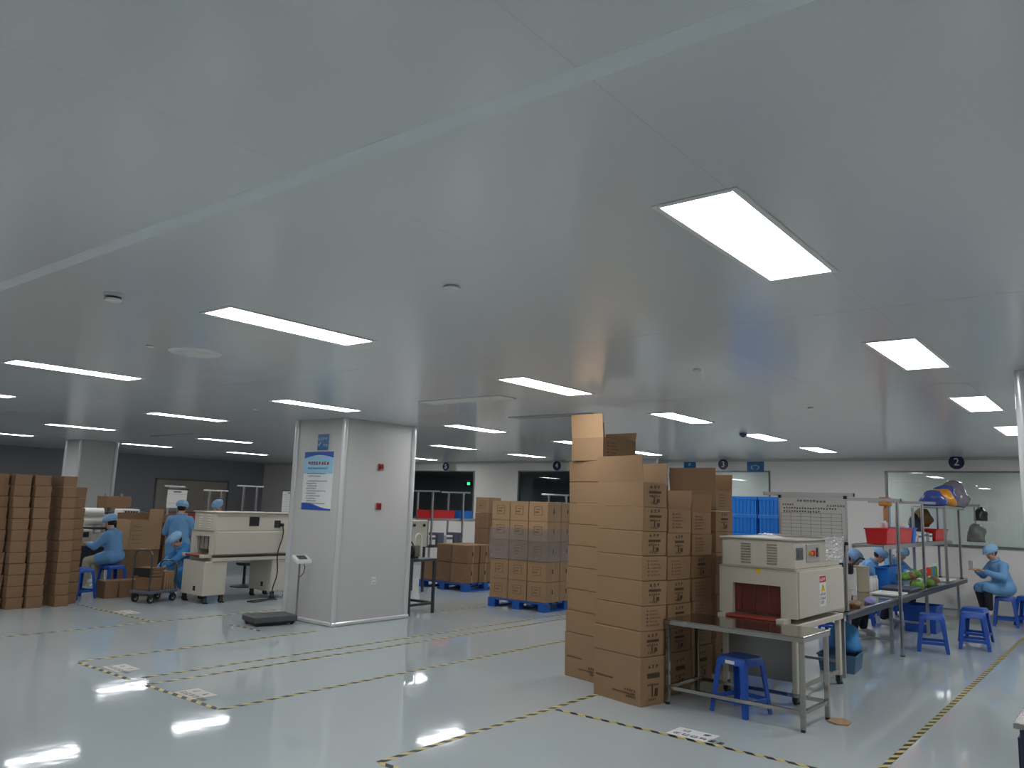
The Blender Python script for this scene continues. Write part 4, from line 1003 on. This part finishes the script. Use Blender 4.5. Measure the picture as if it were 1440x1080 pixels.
for z_, r_ in ((.62, .09), (.46, .09)):
    rl = MB().tube((.18, .3, z_), (.62, .3, z_), r_, n=24).build('film_roll', m_roll, t, smooth=True); MB().tube((.06, .3, z_), (.84, .3, z_), .02, n=12).build('spindle', m_steel, rl); MB().tube((.15, .3, z_), (.18, .3, z_), .08, n=20).build('end_disc', mat('olive_disc', (150, 150, 110), .5), rl)
t = thing('air_unit', 'pale slotted box beside the film rolls', 'equipment box', (7.76, 15.95, .76)); rbox(0, .3, 0, .3, .0, .62).build('post_block', m_steel_d, t); rbox(-.02, .34, -.05, .3, .46, .70).build('housing', m_whitep, t, .02)
for k in range(5): rbox(.03+.056*k, .065+.056*k, -.054, -.05, .5, .66).build('slot', m_black, t)

# ---------------------------------------------------------------- farther bench lines with frames and bins
def far_bench(x0, x1, y0, y1, label):
    t = thing('workbench', label, 'workbench', (0, 0, 0))
    rbox(x0, x1, y0, y1, .74, .78).build('worktop', m_steel_d, t, .003)
    for x in (x0+.02, x1-.06):
        for y in (y0+.02, y1-.06): rbox(x, x+.04, y, y+.04, 0, .74).build('leg', m_alu, t)
    rbox(x0+.06, x1-.06, y0+.03, y0+.06, .2, .23).build('lower_rail', m_alu, t)
    return t
FB = far_bench(13.75, 16.9, 13.25, 13.95, 'far workbench under the red and blue bins right of pillar')
for x in (13.9, 15.0): t_frame(FB, x, 13.35, 13.85, 13.1, 14.1, .78, 2.06)
t = FB; rbox(13.8, 16.4, 13.4, 13.8, 1.38, 1.4).build('shelf_board', m_alu, t); rbox(13.8, 16.4, 13.38, 13.4, 1.36, 1.42).build('front_rail', m_alu, t)
for xq in (13.82, 16.36):
    for yq in (13.4, 13.76): rbox(xq, xq+.03, yq, yq+.03, .78, 1.38).build('bracket', m_alu, t)
bin_(13.85, 13.42, 1.41, 0, .9, .36, .2, m_red, 'far red plastic bin on shelf right of the pillar'); bin_(14.95, 13.42, 1.41, 0, .45, .36, .2, m_bluecr, 'far blue plastic bin on shelf beside the far red bin')
for k in range(4):
    small_box(13.95+.3*k, 13.45, .79, .22, .3, .22+.06*(k % 2), m_greyb if k % 2 else m_white, '%s small box standing on the far workbench' % NTH[k].capitalize())
t = thing('control_cabinet', 'cream control box on legs behind the pump table', 'control box', (11.42, 11.55, 0))
rbox(0, .5, 0, .4, .9, 1.42).build('box', m_cream, t, .008)
for q in ((.02, .02), (.44, .02), (.02, .34), (.44, .34)): rbox(q[0], q[0]+.04, q[1], q[1]+.04, 0, .9).build('leg', m_steel_d, t)
for x in (.1, .38): MB().tube((x, 0, 1.33), (x, -.025, 1.33), .03, n=14).build('knob', m_navy if x < .2 else m_black, t, smooth=True)
t_frame(far_bench(14.9, 16.9, 10.35, 11.05, 'far workbench before the dark window behind the carton block'), 15.3, 10.45, 10.95, 10.25, 11.15, .78, 2.06)
FC = far_bench(9.4, 13.2, 17.4, 18.1, 'far workbench behind the left shrink machine')
def tx_frame(x0, x1, y, zt):
    for x in (x0+(x1-x0)*.25, x0+(x1-x0)*.75):
        u = rbox(x-.02, x+.02, y-.02, y+.02, .78, zt-.02).build('upright', m_alu, FC, .003); rbox(x-.004, x+.004, y-.022, y+.022, .8, zt-.03).build('groove', m_steel_d, u)
    rbox(x0, x1, y-.02, y+.02, zt-.02, zt+.02).build('crossbar', m_alu_w, FC, .003)
tx_frame(11.35, 12.1, 17.6, 2.04); tx_frame(10.45, 11.1, 17.6, 1.9); tx_frame(9.5, 10.0, 17.65, 1.96)
def far_board(x0, x1, z0, z1, y, label, lines):
    t = thing('whiteboard', label, 'whiteboard', (0, y, 0))
    rbox(x0, x1, -.012, 0, z0, z1).build('board', mat('whiteboard_white', (206, 204, 198), .25), t); rbox(x0-.02, x1+.02, -.02, 0, z1, z1+.03).build('top_rail', m_steel_d, t)
    g = MB()
    for k in range(lines): zz = z0+(z1-z0)*(k+.5)/lines; g.box(x0+.03, x1-.03, -.0135, -.012, zz, zz+.004)
    g.box(x0+(x1-x0)*.3, x0+(x1-x0)*.7, -.0135, -.012, z1-.06, z1-.03); g.build('writing', m_text, t)
    for x in (x0+.03, x1-.06): rbox(x, x+.03, .0, .03, .78, z1).build('post', m_alu, t)
far_board(9.5, 9.98, 1.47, 1.88, 17.5, 'pale blank board behind the standing worker', 2); far_board(12.62, 13.15, 1.4, 1.95, 17.5, 'pale ruled board half hidden by the poster pillar', 9)
bin_(9.95, 17.7, .78, 0, .9, .36, .55, mat('dark_red_bin', (150, 36, 42), .4), 'dark red bin behind the standing worker and machine')
t = thing('equipment_rack', 'far aluminium rack posts left of the pale blank board', 'rack', (8.55, 18.4, 0))
for x in (0, .35): rbox(x-.025, x+.025, -.02, .02, 0, 1.75).build('upright', m_alu, t)
rbox(0, .35, -.02, .02, .9, .94).build('cross_rail', m_alu, t)
t = thing('round_stand', 'black round-footed stool base seen under the left shrink machine', 'stool base', (9.55, 14.3, 0)); MB().lathe([(.26, 0), (.26, .02), (.05, .05), (.03, .06), (.03, .42)], n=20).build('base', m_black, t, smooth=True); MB().lathe([(.16, .42), (.18, .44), (.18, .48), (.1, .5)], n=20).build('seat', m_black, t, smooth=True)

# ---------------------------------------------------------------- people
def blob(name, caps, voxel, mt, parent, iters=4, ell=()):
    b = MB()
    for (p0, r0, p1, r1) in caps:
        b.tube(p0, p1, r0, r1, 12); b.sph(p0, r0*1.0, nu=12, nv=8); b.sph(p1, r1*1.0, nu=12, nv=8)
    for vs_, fs_ in ell: b.add(vs_, fs_)
    me = b.mesh(name, mt); o = bpy.data.objects.new(name, me); COL.objects.link(o)
    m_ = o.modifiers.new('remesh', 'REMESH'); m_.mode = 'VOXEL'; m_.voxel_size = voxel
    s_ = o.modifiers.new('smooth', 'SMOOTH'); s_.iterations = iters; s_.factor = .5
    dg = bpy.context.evaluated_depsgraph_get(); dg.update()
    me2 = bpy.data.meshes.new_from_object(o.evaluated_get(dg)); bpy.data.objects.remove(o)
    me2.name = name; me2.materials.clear(); me2.materials.append(mt); me2.polygons.foreach_set('use_smooth', [True]*len(me2.polygons))
    return put(name, me2, parent)
def ellip(c, f, u, a, b_, c_, nu=20, nv=14):
    l = u.cross(f).normalized(); u2 = f.cross(l).normalized(); e = MB().sph((0, 0, 0), 1, nu=nu, nv=nv)
    return ([c + f*(v[0]*a) + l*(v[1]*b_) + u2*(v[2]*c_) for v in e.v], e.f)
def person(label, loc, rz, J, gown=None, trousers=None, vox=.010, cap_peak=False, hair_back=.6):
    t = thing('person', label, 'person', loc, rz)
    V = lambda q: Vector(q)
    pel, ch, nk, hd = V(J['pelvis']), V(J['chest']), V(J['neck']), V(J['head'])
    f = V(J['face']).normalized(); up = (hd-nk).normalized(); up = (up - f*up.dot(f)).normalized(); lf = up.cross(f)
    spine = (ch-pel).normalized(); side = V(J.get('side', (0, 1, 0)))
    gown = gown or m_gown
    caps = [(pel, .12, pel+(ch-pel)*.5, .11), (pel+(ch-pel)*.5, .11, ch-spine*.06, .12), (ch, .06, nk, .052), (nk, .052, hd-up*.04, .055)]
    gcap = [(pel, .15, ch-spine*.03, .135), (ch-spine*.05, .125, ch+spine*.01, .105), (ch, .10, nk-(nk-ch)*.25, .07), (pel+side*.05, .145, ch-spine*.09+side*.05, .115), (pel-side*.05, .145, ch-spine*.09-side*.05, .115)]
    tcap = []; shoes = []; ells = []
    for s, k in ((1, 'L'), (-1, 'R')):
        sh = ch+side*(.165*s); el, wr, hp, kn, an = V(J['el'+k]), V(J['wr'+k]), pel+side*(.085*s), V(J['kn'+k]), V(J['an'+k])
        caps += [(ch, .075, sh, .062), (sh, .058, el, .044), (el, .045, wr, .029), (hp, .085, kn, .06), (kn, .058, an, .04)]
        td = V(J.get('toe', (1, 0, 0))); td.z = 0; td.normalize(); tw = an+td*.15; tw.z = an.z-.045
        caps += [(an, .04, tw, .032), (an-V((0, 0, .03)), .038, tw, .032)]
        gcap += [(ch, .085, sh, .078), (sh, .078, el, .066), (el, .064, el+(wr-el)*.86, .05)]
        if J.get('skirt', True): gcap += [(hp, .14, hp+(kn-hp)*J.get('hem', .85), .105)]
        tcap += [(hp, .105, kn, .078), (kn, .078, an+(kn-an)*.12, .062)]
        shoes += [(an-V((0, 0, .005)), .05, tw+V((0, 0, .01)), .045), (an-V((0, 0, .028)), .048, tw, .042)]
        # hand: palm, four fingers of unequal length and a thumb leaving the side of the palm
        hdv = V(J['hand'+k]).normalized() if 'hand'+k in J else (wr-el).normalized()
        ax = hdv.cross(Vector((0, 0, 1))); ax = ax.normalized() if ax.length > .1 else Vector((0, 1, 0)); dnv = hdv.cross(ax).normalized()
        if dnv.z > 0: dnv = -dnv
        pc = wr+hdv*.085
        for q in (-.024, -.008, .008, .024): caps.append((wr+ax*(q*.6), .017, pc+ax*q, .015))
        for q, ln in ((-.032, .052), (-.011, .07), (.011, .074), (.032, .064)):
            k1 = pc+ax*q+hdv*(ln*.5)+dnv*.012; k2 = k1+hdv*(ln*.38)+dnv*.034
            caps += [(pc+ax*q, .0105, k1, .0098), (k1, .0098, k2, .0088)]
        th0 = wr+hdv*.03+ax*(.026*s); th1 = th0+hdv*.035+ax*(.03*s)+dnv*.01; caps += [(th0, .014, th1, .0115), (th1, .0115, th1+hdv*.035+dnv*.015, .0095)]
    # head: skull, jaw, nose, ears
    ells += [ellip(hd+up*.018-f*.012, f, up, .092, .074, .098), ellip(hd-up*.045+f*.018, f, up, .066, .055, .062)]
    caps += [(hd+f*.082+up*.008, .008, hd+f*.098-up*.024, .012), (hd+f*.072-up*.088, .016, hd+f*.066-up*.09, .016)]
    for s in (1, -1): caps += [(hd+lf*(.076*s)+up*.018-f*.01, .012, hd+lf*(.074*s)-up*.024-f*.006, .009), (hd+f*.068+lf*(.03*s)+up*.03, .011, hd+f*.062+lf*(.05*s)+up*.028, .009), (hd+f*.06+lf*(.04*s)-up*.02, .016, hd+f*.055+lf*(.042*s)-up*.03, .016)]
    body = blob('body', caps, vox, m_skin, t, 3, ells)
    g = blob('gown', gcap, .013, gown, t, 5)
    if trousers: blob('trousers', tcap, .013, trousers, t, 4)
    blob('shoe', shoes[:2], .011, m_shoe, t, 3); blob('shoe', shoes[2:], .011, m_shoe, t, 3)
    for s in (1, -1):
        e = MB().add(*ellip(hd+f*.079+lf*(.031*s)+up*.012, f, up, .008, .014, .008, 10, 8)).build('eye', m_whitep, body, smooth=True); MB().add(*ellip(hd+f*.0855+lf*(.031*s)+up*.012, f, up, .003, .006, .006, 10, 8)).build('pupil', m_black, body, smooth=True)
        MB().path([hd+f*.086+lf*(.014*s)+up*.032, hd+f*.088+lf*(.032*s)+up*.038, hd+f*.072+lf*(.052*s)+up*.032], .004, 6).build('eyebrow', m_hair, body)
    MB().add(*ellip(hd+f*.083-up*.05, f, up, .006, .022, .007, 12, 8)).build('mouth', m_lip, body, smooth=True)
    MB().add(*ellip(hd+up*.02-f*.026, f, up, .092, .082, .094)).build('hair', m_hair, t, smooth=True)
    # cap: pleated crown with elastic band
    cr_ = ellip(hd+up*.058-f*.024, f, up, .132, .112, .092, 30, 16)
    pv = []
    for v in cr_[0]:
        d = v-(hd+up*.058-f*.024); a = math.atan2(d.dot(lf), d.dot(f)); k = 1+.035*math.sin(a*13)+.05*mnoise.noise(v*18)
        if d.dot(up) < -.03: d = d*.9
        pv.append(hd+up*.058-f*.024 + d*k)
    c_ = MB().add(pv, cr_[1]).build('cap', m_cap, t, smooth=True)
    ring = [hd+up*(.028+.012*math.cos(a))+f*(.098*math.cos(a)-.02)+lf*(.086*math.sin(a)) for a in [2*math.pi*i/24 for i in range(25)]]
    MB().path(ring, .012, 6).build('band', m_cap, c_, smooth=True)
    if cap_peak:
        pk = MB(); n = 8; vs_ = []
        for i in range(n+1):
            a = R(-60+120*i/n); vs_ += [hd+up*.055+f*(.088*math.cos(a)-.012)+lf*(.085*math.sin(a)), hd+up*.048+f*(.15*math.cos(a)-.01)+lf*(.09*math.sin(a))]
        m0 = len(vs_); vs_ += [v-up*.006 for v in vs_]
        pk.add(vs_, [(2*i, 2*i+1, 2*i+3, 2*i+2) for i in range(n)]+[(m0+2*i+2, m0+2*i+3, m0+2*i+1, m0+2*i) for i in range(n)]+[(2*i+1, m0+2*i+1, m0+2*i+3, 2*i+3) for i in range(n)]).build('peak', m_cap, c_, smooth=True)
    col = MB(); cn = nk-up*.01
    col.path([cn+f*(.07*math.cos(a))+lf*(.075*math.sin(a)) for a in [2*math.pi*i/16 for i in range(17)]], .018, 6).build('collar', gown, g, smooth=True)
    return t
seat = dict(pelvis=(0, 0, .65), chest=(.09, 0, 1.02), neck=(.13, 0, 1.11), head=(.20, 0, 1.23), face=(1, 0, -.45),
            elL=(.22, .26, .80), elR=(.22, -.26, .80), wrL=(.42, .12, .88), wrR=(.42, -.10, .88), knL=(.42, .13, .56), knR=(.42, -.12, .56), anL=(.36, .13, .10), anR=(.30, -.10, .10))
def pose(**k): d = dict(seat); d.update(k); return d
# right: woman at the end of the bench, profile to the left, feet on the bench rail
person('person in blue smock and peaked cap seated at the bench end working with both hands', (16.68, 2.02, 0), R(132), pose(
    pelvis=(0, 0, .65), chest=(.10, 0, 1.03), neck=(.15, 0, 1.13), head=(.215, 0, 1.24), face=(1, 0, -.55), elL=(.20, .27, .84), elR=(.20, -.27, .84), wrL=(.44, .10, .93), wrR=(.44, -.10, .93), handL=(.7, -.2, .35), handR=(.7, .25, .3),
    knL=(.40, .13, .64), knR=(.40, -.11, .62), anL=(.38, .12, .26), anR=(.34, -.08, .26), hem=.95), m_gown, m_trou, .0085, True)
tag(MB().box(-.09, .09, -.005, .005, -.06, .06).build('sample_sheet', m_white, None, loc=(16.28, 2.46, 1.04), rz=R(30)), 'white sheet held up by the seated woman', 'paper')
# three workers behind the bench
for k, (x, y, rz, hx) in enumerate(((13.1, 3.86, -95, .02), (14.75, 3.88, -80, 0), (16.35, 3.86, -110, .02))):
    lab = ['person in blue smock behind bench, leftmost of three, beside dark equipment', 'person in blue smock leaning behind the first red bin', 'person in blue smock bending behind bench right of red bin'][k]
    stool(x, y+.02, R(10*k), '%s blue plastic stool behind the bench under a worker' % NTH[k].capitalize())
    person(lab, (x, y, 0), R(rz), pose(chest=(.14, 0, .99), neck=(.20, 0, 1.07), head=(.29+hx, 0, 1.15), face=(1, 0, -.8), elL=(.30, .25, .82), elR=(.30, -.25, .82), wrL=(.50, .1, .84), wrR=(.50, -.1, .84)), m_gown, m_trou, .012)
# left: seated worker
person('person in blue hooded gown and khaki trousers seated at the film machine', (7.05, 14.62, 0), R(124), pose(
    chest=(.06, 0, 1.03), neck=(.10, 0, 1.12), head=(.15, 0, 1.24), face=(1, -.15, -.4), elL=(.24, .24, .82), elR=(.24, -.24, .82), wrL=(.44, .12, .86), wrR=(.44, -.1, .86), knL=(.40, .15, .56), knR=(.44, -.14, .56), anL=(.46, .12, .12), anR=(.30, -.14, .12), hem=.5), m_gown, m_khaki, .010)
# left: standing worker seen from behind
stand = dict(pelvis=(0, 0, .90), chest=(.02, 0, 1.32), neck=(.04, 0, 1.41), head=(.09, 0, 1.53), face=(1, 0, -.35), elL=(.10, .26, 1.08), elR=(.10, -.26, 1.08), wrL=(.30, .16, 1.02), wrR=(.30, -.16, 1.02),
             knL=(.02, .10, .48), knR=(.03, -.10, .48), anL=(0, .11, .075), anR=(0, -.11, .075), hem=.75)
person('person in blue gown and cap standing with back turned, left of the machine', (7.95, 14.1, 0), R(48), stand, m_gown, m_gown, .010)
s2 = dict(stand); s2.update(face=(1, .1, -.5), head=(.12, 0, 1.55))
person('person behind the left shrink machine with only cap and shoulder showing', (9.33, 15.0, 0), R(205), s2, m_gown, m_gown, .012)
# left: crouching worker reaching to the cart
person('person in bright blue gown crouching and reaching down to the cart', (7.88, 13.5, 0), R(172), dict(
    pelvis=(-.10, 0, .52), chest=(.14, 0, .82), neck=(.20, 0, .89), head=(.28, 0, .97), face=(1, 0, -.9), elL=(.32, .20, .66), elR=(.30, -.24, .62), wrL=(.46, .14, .56), wrR=(.50, -.14, .50),
    knL=(.22, .13, .46), knR=(.18, -.14, .34), anL=(.06, .12, .085), anR=(-.02, -.12, .085), hem=.7), m_gown2, m_gown2, .010)

for o in bpy.data.objects:
    if o.parent and o.name.split('.')[0] in ('printed_marks', 'handwriting', 'body_text', 'lettering', 'label_text', 'ruled_lines', 'heading', 'print', 'writing', 'header_text'): o['kind'] = 'stuff'
